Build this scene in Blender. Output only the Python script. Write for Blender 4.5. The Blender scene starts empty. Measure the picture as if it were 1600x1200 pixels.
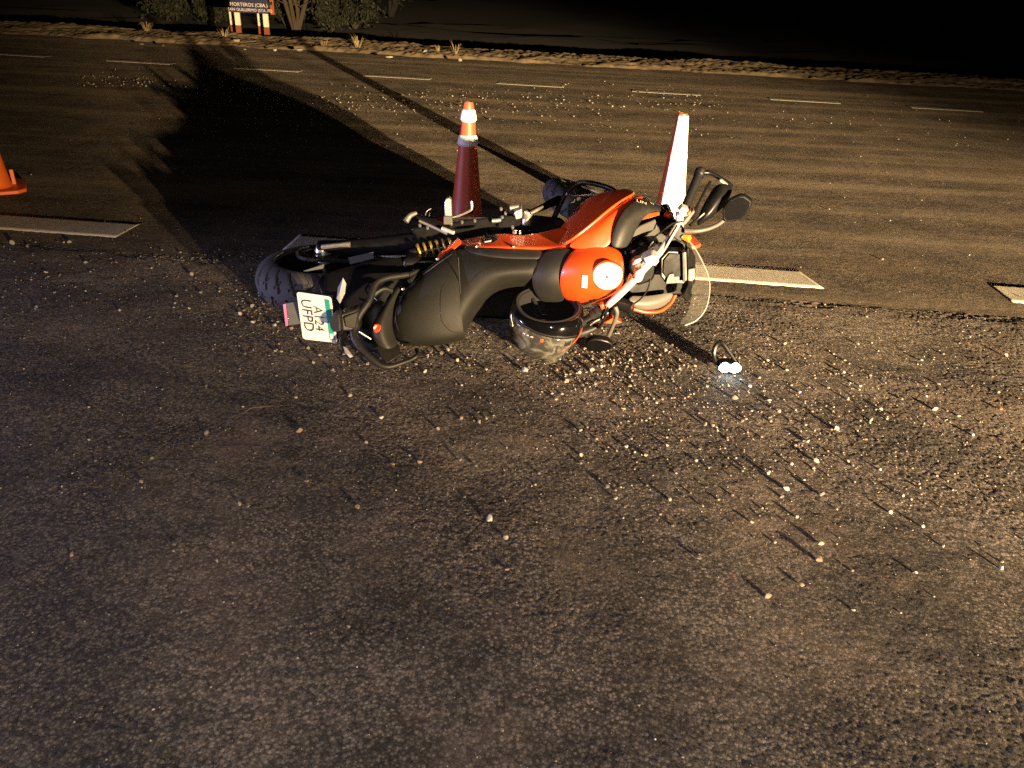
import bpy, bmesh, math, random
import numpy as np
from mathutils import Vector, Matrix

random.seed(7)
rng = np.random.default_rng(11)
SC = bpy.context.scene
COL = SC.collection
R = math.radians

# ---------------------------------------------------------------- camera
CAM_H, PITCH, ROLL, FPX = 1.43, R(28.0), R(2.86), 1201.0
c_fw = Vector((0, math.cos(PITCH), -math.sin(PITCH)))
c_rt0 = Vector((1, 0, 0)); c_up0 = c_rt0.cross(c_fw)
c_rt = c_rt0 * math.cos(ROLL) + c_up0 * math.sin(ROLL)
c_up = -c_rt0 * math.sin(ROLL) + c_up0 * math.cos(ROLL)
cam_data = bpy.data.cameras.new('camera')
cam_data.sensor_width = 36.0
cam_data.lens = 36.0 * FPX / 1600.0
cam_data.clip_start = 0.05
cam_data.clip_end = 2000.0
cam = bpy.data.objects.new('camera', cam_data); COL.objects.link(cam)
m = Matrix((c_rt, c_up, -c_fw)).transposed().to_4x4()
m.translation = (0, 0, CAM_H)
cam.matrix_world = m
SC.camera = cam

# ---------------------------------------------------------------- world: clear night sky
world = bpy.data.worlds.new('World'); SC.world = world; world.use_nodes = True
wn = world.node_tree.nodes; wl = world.node_tree.links
bg = wn['Background']
sky = wn.new('ShaderNodeTexSky'); sky.sky_type = 'NISHITA'; sky.sun_disc = False
sky.sun_elevation = R(-5.0); sky.sun_rotation = R(120)
wl.new(sky.outputs[0], bg.inputs[0]); bg.inputs[1].default_value = 0.15

# ---------------------------------------------------------------- lamps of the vehicles standing round the scene
def head_lamp(name, loc, aim, watts, colour, size, blend, radius):
    d = bpy.data.lights.new(name, 'SPOT'); d.energy = watts; d.color = colour
    d.spot_size = R(size); d.spot_blend = blend; d.shadow_soft_size = radius
    o = bpy.data.objects.new(name, d); COL.objects.link(o); o.location = loc
    o.rotation_euler = (Vector(aim) - Vector(loc)).to_track_quat('-Z', 'Y').to_euler()
    return o
KEY_P = (7.4, -8.6)
KEY_W, SIDE_W, FLASH_W = 80000, 2000, 80.0
for s, w, cone_ in ((-1, 1.0, 35), (1, .19, 62)):      # full beam, and the dipped one spilling wide
    head_lamp('headlamp', (KEY_P[0] + s*.85*.36, KEY_P[1] + s*.53*.36, 1.28), (2.9, 3.6, .2), KEY_W*w, (1.0, .70, .37), cone_, 1.0, .06)
head_lamp('headlamp', (-8.0, 1.75, .62), (0.2, 2.7, .25), SIDE_W, (.66, .60, 1.0), 44, 1.0, .05)
fd = bpy.data.lights.new('phone_flash', 'POINT'); fd.energy = FLASH_W; fd.color = (1.0, .87, .78); fd.shadow_soft_size = .004
fl = bpy.data.objects.new('phone_flash', fd); COL.objects.link(fl); fl.location = (-.02, -.005, CAM_H + .03)      # the flash of the phone that took the photograph

SC.view_settings.view_transform = 'Standard'; SC.view_settings.look = 'None'
SC.view_settings.exposure = 0.0; SC.view_settings.gamma = 1.0
SC.view_settings.use_curve_mapping = False
SC.cycles.max_bounces = 6; SC.cycles.transparent_max_bounces = 12
SC.cycles.caustics_reflective = False; SC.cycles.caustics_refractive = False
SC.cycles.use_denoising = False       # the night grain of the photograph stays

# ---------------------------------------------------------------- helpers
def _ray(px, py):
    return c_fw + c_rt * ((px - 800) / FPX) - c_up * ((py - 600) / FPX)
def P(px, py, y):
    """point of the plane at distance y seen at this place of the photograph"""
    d = _ray(px, py); t = y / d.y
    return Vector((d.x * t, y, CAM_H + d.z * t))
def G(px, py, z=0.0):
    d = _ray(px, py); t = (z - CAM_H) / d.z
    return Vector((d.x * t, d.y * t, z))

MATS = {}
def mat(name, col, rough=.6, metal=0.0, coat=0.0, var=.12, scale=40.0, bump=0.0, bscale=300.0, spec=.5):
    if name in MATS: return MATS[name]
    mt = bpy.data.materials.new(name); mt.use_nodes = True
    nt = mt.node_tree; n = nt.nodes; l = nt.links
    b = n['Principled BSDF']
    b.inputs['Metallic'].default_value = metal
    b.inputs['Specular IOR Level'].default_value = spec
    b.inputs['Coat Weight'].default_value = coat; b.inputs['Coat Roughness'].default_value = .06
    tc = n.new('ShaderNodeTexCoord'); nz = n.new('ShaderNodeTexNoise')
    nz.inputs['Scale'].default_value = scale; nz.inputs['Detail'].default_value = 5
    l.new(tc.outputs['Object'], nz.inputs['Vector'])
    mx = n.new('ShaderNodeMix'); mx.data_type = 'RGBA'
    c = Vector(col)
    mx.inputs['A'].default_value = (*(c * (1 - var)), 1); mx.inputs['B'].default_value = (*[min(1, v) for v in c * (1 + var)], 1)
    l.new(nz.outputs['Fac'], mx.inputs['Factor']); l.new(mx.outputs['Result'], b.inputs['Base Color'])
    mr = n.new('ShaderNodeMapRange'); mr.inputs['To Min'].default_value = max(.03, rough - .1); mr.inputs['To Max'].default_value = min(1, rough + .1)
    l.new(nz.outputs['Fac'], mr.inputs['Value']); l.new(mr.outputs['Result'], b.inputs['Roughness'])
    if bump:
        n2 = n.new('ShaderNodeTexNoise'); n2.inputs['Scale'].default_value = bscale; n2.inputs['Detail'].default_value = 3
        l.new(tc.outputs['Object'], n2.inputs['Vector'])
        bp = n.new('ShaderNodeBump'); bp.inputs['Strength'].default_value = bump; bp.inputs['Distance'].default_value = .002
        l.new(n2.outputs['Fac'], bp.inputs['Height']); l.new(bp.outputs['Normal'], b.inputs['Normal'])
    MATS[name] = mt
    return mt

def link(name, me, material, parent=None, smooth=40):
    o = bpy.data.objects.new(name, me); COL.objects.link(o)
    if material is not None:
        me.materials.clear(); me.materials.append(material)
    if smooth is not None and len(me.polygons):
        me.polygons.foreach_set('use_smooth', np.ones(len(me.polygons), dtype=bool))
        if smooth < 180: me.set_sharp_from_angle(angle=R(smooth))
    if parent is not None: o.parent = parent
    return o
def tag(o, label=None, cat=None, group=None, kind=None):
    if label: o['label'] = label
    if cat: o['category'] = cat
    if group: o['group'] = group
    if kind: o['kind'] = kind
    return o
def empty(name, loc, label, cat, group=None):
    o = bpy.data.objects.new(name, None); COL.objects.link(o); o.location = loc; o.empty_display_size = .1
    return tag(o, label, cat, group)
ORG = Vector((0, 0, 0))            # base of the thing being built: meshes are stored relative to it
def mesh_from(verts, faces):
    me = bpy.data.meshes.new('mesh')
    me.from_pydata([tuple(Vector(v) - ORG) for v in verts], [], faces)
    bm = bmesh.new(); bm.from_mesh(me); bmesh.ops.recalc_face_normals(bm, faces=bm.faces); bm.to_mesh(me); bm.free()
    return me
def bevel(o, w=.004, seg=2):
    md = o.modifiers.new('bevel', 'BEVEL'); md.width = w; md.segments = seg; md.limit_method = 'ANGLE'; md.angle_limit = R(35)
    return o
def catmull(pts, k=6):
    pts = [Vector(p) for p in pts]
    if len(pts) < 3: return pts
    e = [pts[0]*2 - pts[1]] + pts + [pts[-1]*2 - pts[-2]]
    out = []
    for i in range(1, len(e) - 2):
        for j in range(k):
            t = j / k; a, b, c, d = e[i-1], e[i], e[i+1], e[i+2]
            out.append(.5*((2*b) + (c - a)*t + (2*a - 5*b + 4*c - d)*t*t + (3*b - a - 3*c + d)*t**3))
    out.append(pts[-1]); return out
def tube_geo(pts, r, n=10, k=6, smooth=True):
    """swept round bar; r a number or one radius per control point"""
    ctl = [Vector(p) for p in pts]
    line = catmull(ctl, k) if smooth else ctl
    kk = k if (smooth and len(ctl) > 2) else 1
    rad = []
    for i in range(len(line)):
        if isinstance(r, (int, float)): rad.append(r)
        else:
            f = i / kk; a = min(int(f), len(r) - 1); b = min(a + 1, len(r) - 1); rad.append(r[a] + (r[b] - r[a]) * (f - a))
    vs, fs = [], []
    prev = None
    for i, p in enumerate(line):
        t = (line[min(i+1, len(line)-1)] - line[max(i-1, 0)]).normalized()
        if prev is None:
            ref = Vector((0, 0, 1)) if abs(t.z) < .9 else Vector((1, 0, 0)); nrm = t.cross(ref).normalized()
        else: nrm = (prev - t * prev.dot(t)).normalized()
        prev = nrm; bn = t.cross(nrm)
        for j in range(n):
            a = 2*math.pi*j/n; vs.append(p + (nrm*math.cos(a) + bn*math.sin(a)) * rad[i])
    L = len(line)
    for i in range(L-1):
        for j in range(n): fs.append((i*n+j, i*n+(j+1)%n, (i+1)*n+(j+1)%n, (i+1)*n+j))
    fs.append(tuple(range(n))); fs.append(tuple((L-1)*n+j for j in range(n)))
    return vs, fs
def tube(name, pts, r, material, parent, n=10, k=6, smooth=True):
    return link(name, mesh_from(*tube_geo(pts, r, n, k, smooth)), material, parent)
def join_geo(*geos):
    vs, fs = [], []
    for v, f in geos:
        o = len(vs); vs += list(v); fs += [tuple(i + o for i in q) for q in f]
    return vs, fs
def box_geo(c, ax, ay, az):
    c, ax, ay, az = Vector(c), Vector(ax), Vector(ay), Vector(az)
    vs = [c + ax*i + ay*j + az*k for i in (-1, 1) for j in (-1, 1) for k in (-1, 1)]
    return vs, [(0,1,3,2),(4,6,7,5),(0,4,5,1),(2,3,7,6),(0,2,6,4),(1,5,7,3)]
def frame(n):
    n = Vector(n).normalized(); ref = Vector((0, 0, 1)) if abs(n.z) < .95 else Vector((1, 0, 0))
    a = ref.cross(n).normalized(); return a, n.cross(a), n
def lathe_geo(c, axis, prof, n=32, cap=True, arc=1.0, start=0.0):
    """prof: (radius, height along axis)"""
    a, b, nn = frame(axis); c = Vector(c); vs, fs = [], []
    m_ = n if arc >= 1 else n + 1
    for r, h in prof:
        for j in range(m_):
            t = start + 2*math.pi*arc*j/n; vs.append(c + nn*h + (a*math.cos(t) + b*math.sin(t))*r)
    L = len(prof)
    for i in range(L-1):
        for j in range(n): fs.append((i*m_+j, i*m_+(j+1)%m_, (i+1)*m_+(j+1)%m_, (i+1)*m_+j))
    if cap and arc >= 1:
        fs.append(tuple(range(n))); fs.append(tuple((L-1)*n+j for j in range(n)))
    return vs, fs
def lathe(name, c, axis, prof, material, parent, n=32, cap=True):
    return link(name, mesh_from(*lathe_geo(c, axis, prof, n, cap)), material, parent)
def prism_geo(outline, ext):
    vs = [Vector(p) for p in outline]; n = len(vs); ext = Vector(ext)
    vs = vs + [v + ext for v in vs]
    fs = [tuple(range(n)), tuple(range(2*n-1, n-1, -1))] + [(i, (i+1) % n, (i+1) % n + n, i + n) for i in range(n)]
    return vs, fs
def prism(name, outline, ext, material, parent, bev=.004):
    o = link(name, mesh_from(*prism_geo(outline, ext)), material, parent, 30)
    if bev: bevel(o, bev)
    return o
def shell(name, rows, thick, material, parent, sub=2, offset=-1):
    """smooth panel through rows of control points (px, py, y), given a real thickness"""
    nr, nc = len(rows), len(rows[0])
    vs = [(P(*q) if not isinstance(q, Vector) else q) for r_ in rows for q in r_]
    fs = [(i*nc+j, i*nc+j+1, (i+1)*nc+j+1, (i+1)*nc+j) for i in range(nr-1) for j in range(nc-1)]
    me = bpy.data.meshes.new('mesh'); me.from_pydata([tuple(v - ORG) for v in vs], [], fs)
    # normals towards the outside (towards -y, the rider's side)
    nsum = sum((p.normal for p in me.polygons), Vector())
    if nsum.y > 0: me.flip_normals()
    o = link(name, me, material, parent, 180)
    if thick:
        md = o.modifiers.new('thickness', 'SOLIDIFY'); md.thickness = thick; md.offset = offset
        bevel(o, min(.004, thick*.3), 2).modifiers['bevel'].angle_limit = R(60)
    if sub:
        ms = o.modifiers.new('smooth', 'SUBSURF'); ms.levels = sub; ms.render_levels = sub
        if thick: o.modifiers.move(len(o.modifiers)-1, 0)
    return o
def text_geo(body, size, origin, xd, yd, depth=.0008, align='CENTER', font_shear=0):
    cu = bpy.data.curves.new('letters', 'FONT'); cu.body = body; cu.size = size; cu.align_x = align; cu.align_y = 'CENTER'; cu.resolution_u = 3
    ob = bpy.data.objects.new('letters', cu); me = bpy.data.meshes.new_from_object(ob)
    xd, yd = Vector(xd).normalized(), Vector(yd).normalized(); zd = xd.cross(yd); o = Vector(origin)
    vs = [o + xd*v.co.x + yd*v.co.y + zd*depth for v in me.vertices]; fs = [tuple(p.vertices) for p in me.polygons]
    bpy.data.objects.remove(ob); bpy.data.curves.remove(cu); bpy.data.meshes.remove(me)
    return vs, fs
def text(name, body, size, origin, xd, yd, material, parent, depth=.0008):
    vs, fs = text_geo(body, size, origin, xd, yd, depth)
    me = bpy.data.meshes.new('mesh'); me.from_pydata([tuple(v - ORG) for v in vs], [], fs)
    return link(name, me, material, parent, None)

# vectorised noise for the ground relief
def _hash(ix, iy, seed):
    h = (ix.astype(np.int64)*374761393 + iy.astype(np.int64)*668265263 + seed*974634777) & 0xffffffff
    h = ((h ^ (h >> 13)) * 1274126177) & 0xffffffff
    return ((h ^ (h >> 16)) & 0xffff) / 65535.0
def vnoise(x, y, seed=0):
    ix, iy = np.floor(x), np.floor(y); fx, fy = x - ix, y - iy
    fx = fx*fx*fx*(fx*(fx*6-15)+10); fy = fy*fy*fy*(fy*(fy*6-15)+10)
    a, b = _hash(ix, iy, seed), _hash(ix+1, iy, seed); c, d = _hash(ix, iy+1, seed), _hash(ix+1, iy+1, seed)
    return (a + (b-a)*fx + (c-a)*fy + (a-b-c+d)*fx*fy) * 2 - 1
def fbm(x, y, oct=4, seed=0, gain=.5):
    s, a = 0, 1.0
    for i in range(oct):
        s = s + a*vnoise(x*2**i + 17.3*i, y*2**i - 9.1*i, seed+i); a *= gain
    return s
def worley(x, y, seed=0):
    ix, iy = np.floor(x), np.floor(y); best = np.full(x.shape, 9.0)
    for dx in (-1, 0, 1):
        for dy in (-1, 0, 1):
            cx, cy = ix+dx, iy+dy
            d = (cx + _hash(cx, cy, seed) - x)**2 + (cy + _hash(cx, cy, seed+5) - y)**2
            best = np.minimum(best, d)
    return np.sqrt(best)

# road frame: u along the road, v across it
PSI = R(-3.8); RU = Vector((math.cos(PSI), math.sin(PSI), 0)); RV = Vector((-math.sin(PSI), math.cos(PSI), 0))
def UV(u, v, z=0.0): return RU*u + RV*v + Vector((0, 0, z))
def relief(x, y):
    """height of the rough shoulder"""
    patch = np.clip(.5 + .9*fbm(x/.55, y/.4, 3, 40), 0, 1)
    agg = np.clip(.62 - worley(x/.0105, y/.0105, 3), -.2, .6)
    agg2 = np.clip(.6 - worley(x/.024 + 7, y/.024, 8), -.1, .6)
    h = .0023*agg*(1.15 - .65*patch) + .0012*agg2*(1 - patch)**1.5
    h = h + .0005*fbm(x/.013, y/.015, 2, 21)*(1.2 - patch) + .0008*fbm(x/.09, y/.05, 3, 31) + .0016*fbm(x/.6, y/.5, 2, 35)
    return h
def road_relief(x, y):
    return .0008*fbm(x/.022, y/.022, 3, 61) + .0004*fbm(x/.12, y/.1, 2, 71) + .0008*fbm(x/1.3, y/.6, 2, 75)
def grid_mesh(us, vs, zfun):
    U, V = np.meshgrid(us, vs); X = RU.x*U + RV.x*V; Y = RU.y*U + RV.y*V; Z = zfun(X, Y, U, V)
    nr, nc = U.shape
    co = np.stack([X, Y, Z], -1).reshape(-1, 3).astype(np.float32)
    i = np.arange(nr*nc).reshape(nr, nc)
    q = np.stack([i[:-1, :-1], i[:-1, 1:], i[1:, 1:], i[1:, :-1]], -1).reshape(-1, 4).astype(np.int32)
    me = bpy.data.meshes.new('mesh'); me.vertices.add(len(co)); me.vertices.foreach_set('co', co.ravel())
    me.loops.add(q.size); me.loops.foreach_set('vertex_index', q.ravel())
    me.polygons.add(len(q)); me.polygons.foreach_set('loop_start', np.arange(0, q.size, 4, dtype=np.int32))
    me.polygons.foreach_set('loop_total', np.full(len(q), 4, dtype=np.int32))
    me.update(calc_edges=True)
    return me

# ---------------------------------------------------------------- ground materials
def asphalt(name, dark, light, bump, streaks=False):
    mt = bpy.data.materials.new(name); mt.use_nodes = True; nt = mt.node_tree; n = nt.nodes; l = nt.links
    b = n['Principled BSDF']; b.inputs['Roughness'].default_value = .82; b.inputs['Specular IOR Level'].default_value = .35; b.inputs['Diffuse Roughness'].default_value = 1.0
    tc = n.new('ShaderNodeTexCoord')
    def noise(s, d=6, vec=None, rough=.6):
        t = n.new('ShaderNodeTexNoise'); t.inputs['Scale'].default_value = s; t.inputs['Detail'].default_value = d; t.inputs['Roughness'].default_value = rough
        l.new(vec or tc.outputs['Object'], t.inputs['Vector']); return t
    big = noise(2.2, 6); grain = noise(260, 4, rough=.8)
    m1 = n.new('ShaderNodeMix'); m1.data_type = 'RGBA'; m1.inputs['A'].default_value = (*dark, 1); m1.inputs['B'].default_value = (*light, 1)
    r1 = n.new('ShaderNodeMapRange'); r1.inputs['From Min'].default_value = .38; r1.inputs['From Max'].default_value = .62
    l.new(big.outputs['Fac'], r1.inputs['Value']); l.new(r1.outputs['Result'], m1.inputs['Factor'])
    m2 = n.new('ShaderNodeMix'); m2.data_type = 'RGBA'; m2.blend_type = 'MULTIPLY'; m2.inputs['Factor'].default_value = 1
    r2 = n.new('ShaderNodeMapRange'); r2.inputs['From Min'].default_value = .3; r2.inputs['From Max'].default_value = .75; r2.inputs['To Min'].default_value = .30; r2.inputs['To Max'].default_value = 1.85
    l.new(grain.outputs['Fac'], r2.inputs['Value']); l.new(m1.outputs['Result'], m2.inputs['A']); l.new(r2.outputs['Result'], m2.inputs['B'])
    va = n.new('ShaderNodeTexVoronoi'); va.inputs['Scale'].default_value = 115; l.new(tc.outputs['Object'], va.inputs['Vector'])
    sx = n.new('ShaderNodeSeparateColor'); l.new(va.outputs['Color'], sx.inputs[0])
    r4 = n.new('ShaderNodeMapRange'); r4.inputs['From Min'].default_value = .2; r4.inputs['To Min'].default_value = .5; r4.inputs['To Max'].default_value = 1.9
    l.new(sx.outputs[0], r4.inputs['Value'])
    m4 = n.new('ShaderNodeMix'); m4.data_type = 'RGBA'; m4.blend_type = 'MULTIPLY'; m4.inputs['Factor'].default_value = 1.0
    l.new(m2.outputs['Result'], m4.inputs['A']); l.new(r4.outputs['Result'], m4.inputs['B'])
    r5 = n.new('ShaderNodeMapRange'); r5.inputs['From Min'].default_value = .15; r5.inputs['From Max'].default_value = .62; r5.inputs['To Min'].default_value = 1.35; r5.inputs['To Max'].default_value = .30
    l.new(va.outputs['Distance'], r5.inputs['Value'])           # dark binder between the stones
    m5 = n.new('ShaderNodeMix'); m5.data_type = 'RGBA'; m5.blend_type = 'MULTIPLY'; m5.inputs['Factor'].default_value = 1.0
    l.new(m4.outputs['Result'], m5.inputs['A']); l.new(r5.outputs['Result'], m5.inputs['B'])
    worn = noise(3.1, 7, None, .7); r6 = n.new('ShaderNodeMapRange'); r6.inputs['From Min'].default_value = .36; r6.inputs['From Max'].default_value = .64; r6.inputs['To Min'].default_value = 1.0; r6.inputs['To Max'].default_value = .40
    l.new(worn.outputs['Fac'], r6.inputs['Value']); l.new(r6.outputs['Result'], m5.inputs['Factor'])
    dust = noise(1.7, 8, None, .68); r7 = n.new('ShaderNodeMapRange'); r7.inputs['From Min'].default_value = .50; r7.inputs['From Max'].default_value = .72; r7.inputs['To Max'].default_value = .6
    l.new(dust.outputs['Fac'], r7.inputs['Value'])
    m6 = n.new('ShaderNodeMix'); m6.data_type = 'RGBA'; m6.inputs['B'].default_value = (light[0]*1.15, light[1]*1.02, light[2]*.88, 1)   # brown dust lying in patches
    l.new(r7.outputs['Result'], m6.inputs['Factor']); l.new(m5.outputs['Result'], m6.inputs['A'])
    out = m6.outputs['Result']
    if streaks:      # dust carried along by the traffic
        mp = n.new('ShaderNodeMapping'); mp.inputs['Rotation'].default_value = (0, 0, R(6.5)); mp.inputs['Scale'].default_value = (.10, 1.9, 1)
        l.new(tc.outputs['Object'], mp.inputs['Vector'])
        st = noise(1.0, 5, mp.outputs['Vector'], .65)
        r3 = n.new('ShaderNodeMapRange'); r3.inputs['From Min'].default_value = .48; r3.inputs['From Max'].default_value = .74
        l.new(st.outputs['Fac'], r3.inputs['Value'])
        m3 = n.new('ShaderNodeMix'); m3.data_type = 'RGBA'; m3.inputs['B'].default_value = (.14, .112, .078, 1)
        l.new(r3.outputs['Result'], m3.inputs['Factor']); l.new(out, m3.inputs['A']); out = m3.outputs['Result']
    l.new(out, b.inputs['Base Color'])
    vo = n.new('ShaderNodeTexVoronoi'); vo.inputs['Scale'].default_value = 115; l.new(tc.outputs['Object'], vo.inputs['Vector'])
    b0 = n.new('ShaderNodeBump'); b0.invert = True; b0.inputs['Strength'].default_value = .55*bump; b0.inputs['Distance'].default_value = .004
    l.new(vo.outputs['Distance'], b0.inputs['Height'])
    bp = n.new('ShaderNodeBump'); bp.inputs['Strength'].default_value = bump; bp.inputs['Distance'].default_value = .004
    l.new(grain.outputs['Fac'], bp.inputs['Height']); l.new(b0.outputs['Normal'], bp.inputs['Normal']); l.new(bp.outputs['Normal'], b.inputs['Normal'])
    return mt
M_SHOULDER = asphalt('rough_asphalt', (.066, .057, .051), (.142, .119, .102), 1.0)
M_ROAD = asphalt('road_asphalt', (.048, .040, .032), (.086, .070, .053), 1.0, True)
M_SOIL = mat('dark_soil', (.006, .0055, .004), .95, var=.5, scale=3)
M_VERGE = mat('verge_earth', (.20, .148, .085), .95, var=.5, scale=6, bump=.8, bscale=45)
M_LINE = mat('road_paint', (.46, .42, .35), .8, var=.3, scale=45, bump=1.0, bscale=300)
M_STONE = [mat('stone_cream', (.24, .21, .165), .7, var=.25, scale=60), mat('stone_grey', (.13, .118, .10), .75, var=.3, scale=60),
           mat('stone_pink', (.21, .15, .11), .7, var=.25, scale=60), mat('stone_white', (.36, .335, .29), .65, var=.15, scale=60)]

# ---------------------------------------------------------------- the setting
V_EDGE, V_NEAR, V_FAR, V_VERGE = 3.86, 4.23, 12.17, 15.25
# land: a sheet to the horizon, with the ditch beyond the verge
us = np.concatenate([np.linspace(-700, -40, 12), np.linspace(-36, 36, 49), np.linspace(40, 700, 12)])
vs_ = np.concatenate([np.linspace(-300, -10, 8), [-2, 0, 4, 8, 12, 15, 16, 17.0], np.linspace(17.3, 26, 30), np.linspace(28, 60, 9), np.linspace(80, 900, 10)])
def land_z(X, Y, U, V):
    dip = np.where((V > 17.0) & (V < 22), -.75*np.sin((V-17.0)/5*np.pi)**1.0, 0)
    return -.035 + dip + np.where(V > 17.4, .09*fbm(X/1.1, Y/1.1, 3, 90), 0)
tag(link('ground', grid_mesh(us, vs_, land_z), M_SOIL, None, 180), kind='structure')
# rough shoulder in the foreground: the relief is real
def graded(a, b, s0, s1):
    out = [a]
    while out[-1] < b: out.append(out[-1] + s0 + (s1-s0)*min(1, max(0, (out[-1]-a)/(b-a))))
    out[-1] = b; return np.array(out)
def edge_z(X, Y, U, V):
    z = relief(X, Y)
    lip = np.clip((V - (V_EDGE - .05 - .05*fbm(X/.25, Y*0, 3, 55)))/.04, 0, 1)      # broken lip against the road
    return z - .007 - lip*(.003 + .002*fbm(X/.02, Y/.02, 2, 56))
def wide(us): return np.concatenate([[-60, -30, -14, -7, -4.4], us, [4.6, 7, 14, 30, 60]])
usA = np.arange(-2.95, 3.35, .0045)
vsA = np.concatenate([[-30, -12, -4, -1, .3], graded(.62, V_EDGE + .04, .0034, .0076)])
shoulder = tag(link('shoulder', grid_mesh(wide(usA), vsA, edge_z), M_SHOULDER, None, 180), kind='structure')
usR = np.arange(-4.6, 5.4, .017); vsR = np.concatenate([graded(V_EDGE, 7.4, .010, .022), [8, 9, 10, 11, 12, 13, 14, 15, V_VERGE+.25]])
road = tag(link('road', grid_mesh(np.concatenate([[-300, -80, -30, -14, -7], usR, [7, 14, 30, 80, 300]]), vsR, lambda X, Y, U, V: np.where(V < 7.5, road_relief(X, Y), 0)), M_ROAD, None, 180), kind='structure')
# broken edge lines: thermoplastic strips 3 mm thick, children of the road
def dash(u0, L, v, w, skew):
    n = 60; rows = 7
    us_ = np.linspace(0, 1, n)
    vs, fs = [], []
    for j in range(rows):
        t = j/(rows-1)
        for i in range(n):
            u = u0 + L*us_[i] + skew[0]*(1-us_[i])*(1-t) + skew[1]*us_[i]*(1-t)
            vv = v + (t-.5)*w + (.004*random.uniform(-1, 1) if j in (0, rows-1) else 0)
            p = UV(u, vv); z = float(road_relief(np.array([p.x]), np.array([p.y]))[0]) if v < 7 else 0.0
            vs.append((p.x, p.y, z + .0017))
    for j in range(rows-1):
        for i in range(n-1): fs.append((j*n+i, j*n+i+1, (j+1)*n+i+1, (j+1)*n+i))
    me = bpy.data.meshes.new('mesh'); me.from_pydata(vs, [], fs); o = link('lane_marking', me, M_LINE, road, 180)
    md = o.modifiers.new('thickness', 'SOLIDIFY'); md.thickness = .0009; md.offset = -1
    return o
T = 1.995
for k in range(-1, 4):
    dash(-3.61 + T*k*1.003, 1.02 if k < 2 else .93, V_NEAR - .01, .30, (0, .0 if k < 2 else .08))
for k in range(-4, 9): dash(-7.24 + T*k, 1.0, V_FAR, .26, (0, 0))
# verge of bare earth with its broken edge
def verge_z(X, Y, U, V):
    t = np.clip((V - V_VERGE - .10*fbm(X/.5, Y*0, 3, 81))/.16, 0, 1); s = np.clip((17.35 - V)/.5, 0, 1)
    return -.03 + t*s*(.06 + np.clip((V-V_VERGE)/1.6, 0, 1)*.07 + .018*fbm(X/.09, Y/.09, 3, 82) + .03*fbm(X/.9, Y/.6, 2, 83)) + .0*V
tag(link('verge', grid_mesh(np.concatenate([[-90, -50], np.arange(-17, 14, .036), [40, 90]]), np.arange(V_VERGE-.1, 17.5, .036), verge_z), M_VERGE, None, 180), kind='structure')

# ---------------------------------------------------------------- stones
def stone_mesh(seed, sub=2):
    r_ = random.Random(seed); bm = bmesh.new(); bmesh.ops.create_icosphere(bm, subdivisions=sub, radius=1)
    sc = (r_.uniform(.85, 1.25), r_.uniform(.7, 1), r_.uniform(.6, .95)); dirs = [Vector((r_.gauss(0, 1), r_.gauss(0, 1), r_.gauss(0, 1))).normalized() for _ in range(12)]
    cuts = [r_.uniform(.5, .85) for _ in dirs]
    for v in bm.verts:
        p = v.co.copy()
        for d, c in zip(dirs, cuts):          # facets: cut the ball by random planes
            k = p.dot(d)
            if k > c: p -= d*(k - c)
        v.co = Vector((p.x*sc[0], p.y*sc[1], p.z*sc[2])) * (1 + r_.uniform(-.03, .03))
    me = bpy.data.meshes.new('mesh'); bm.to_mesh(me); bm.free(); return me
STONES = []
for k in range(6):
    for mi in range(4):
        me = stone_mesh(k*7+1); me.materials.append(M_STONE[mi]); me.polygons.foreach_set('use_smooth', np.ones(len(me.polygons), dtype=bool)); me.set_sharp_from_angle(angle=R(28)); STONES.append(me)
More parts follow.
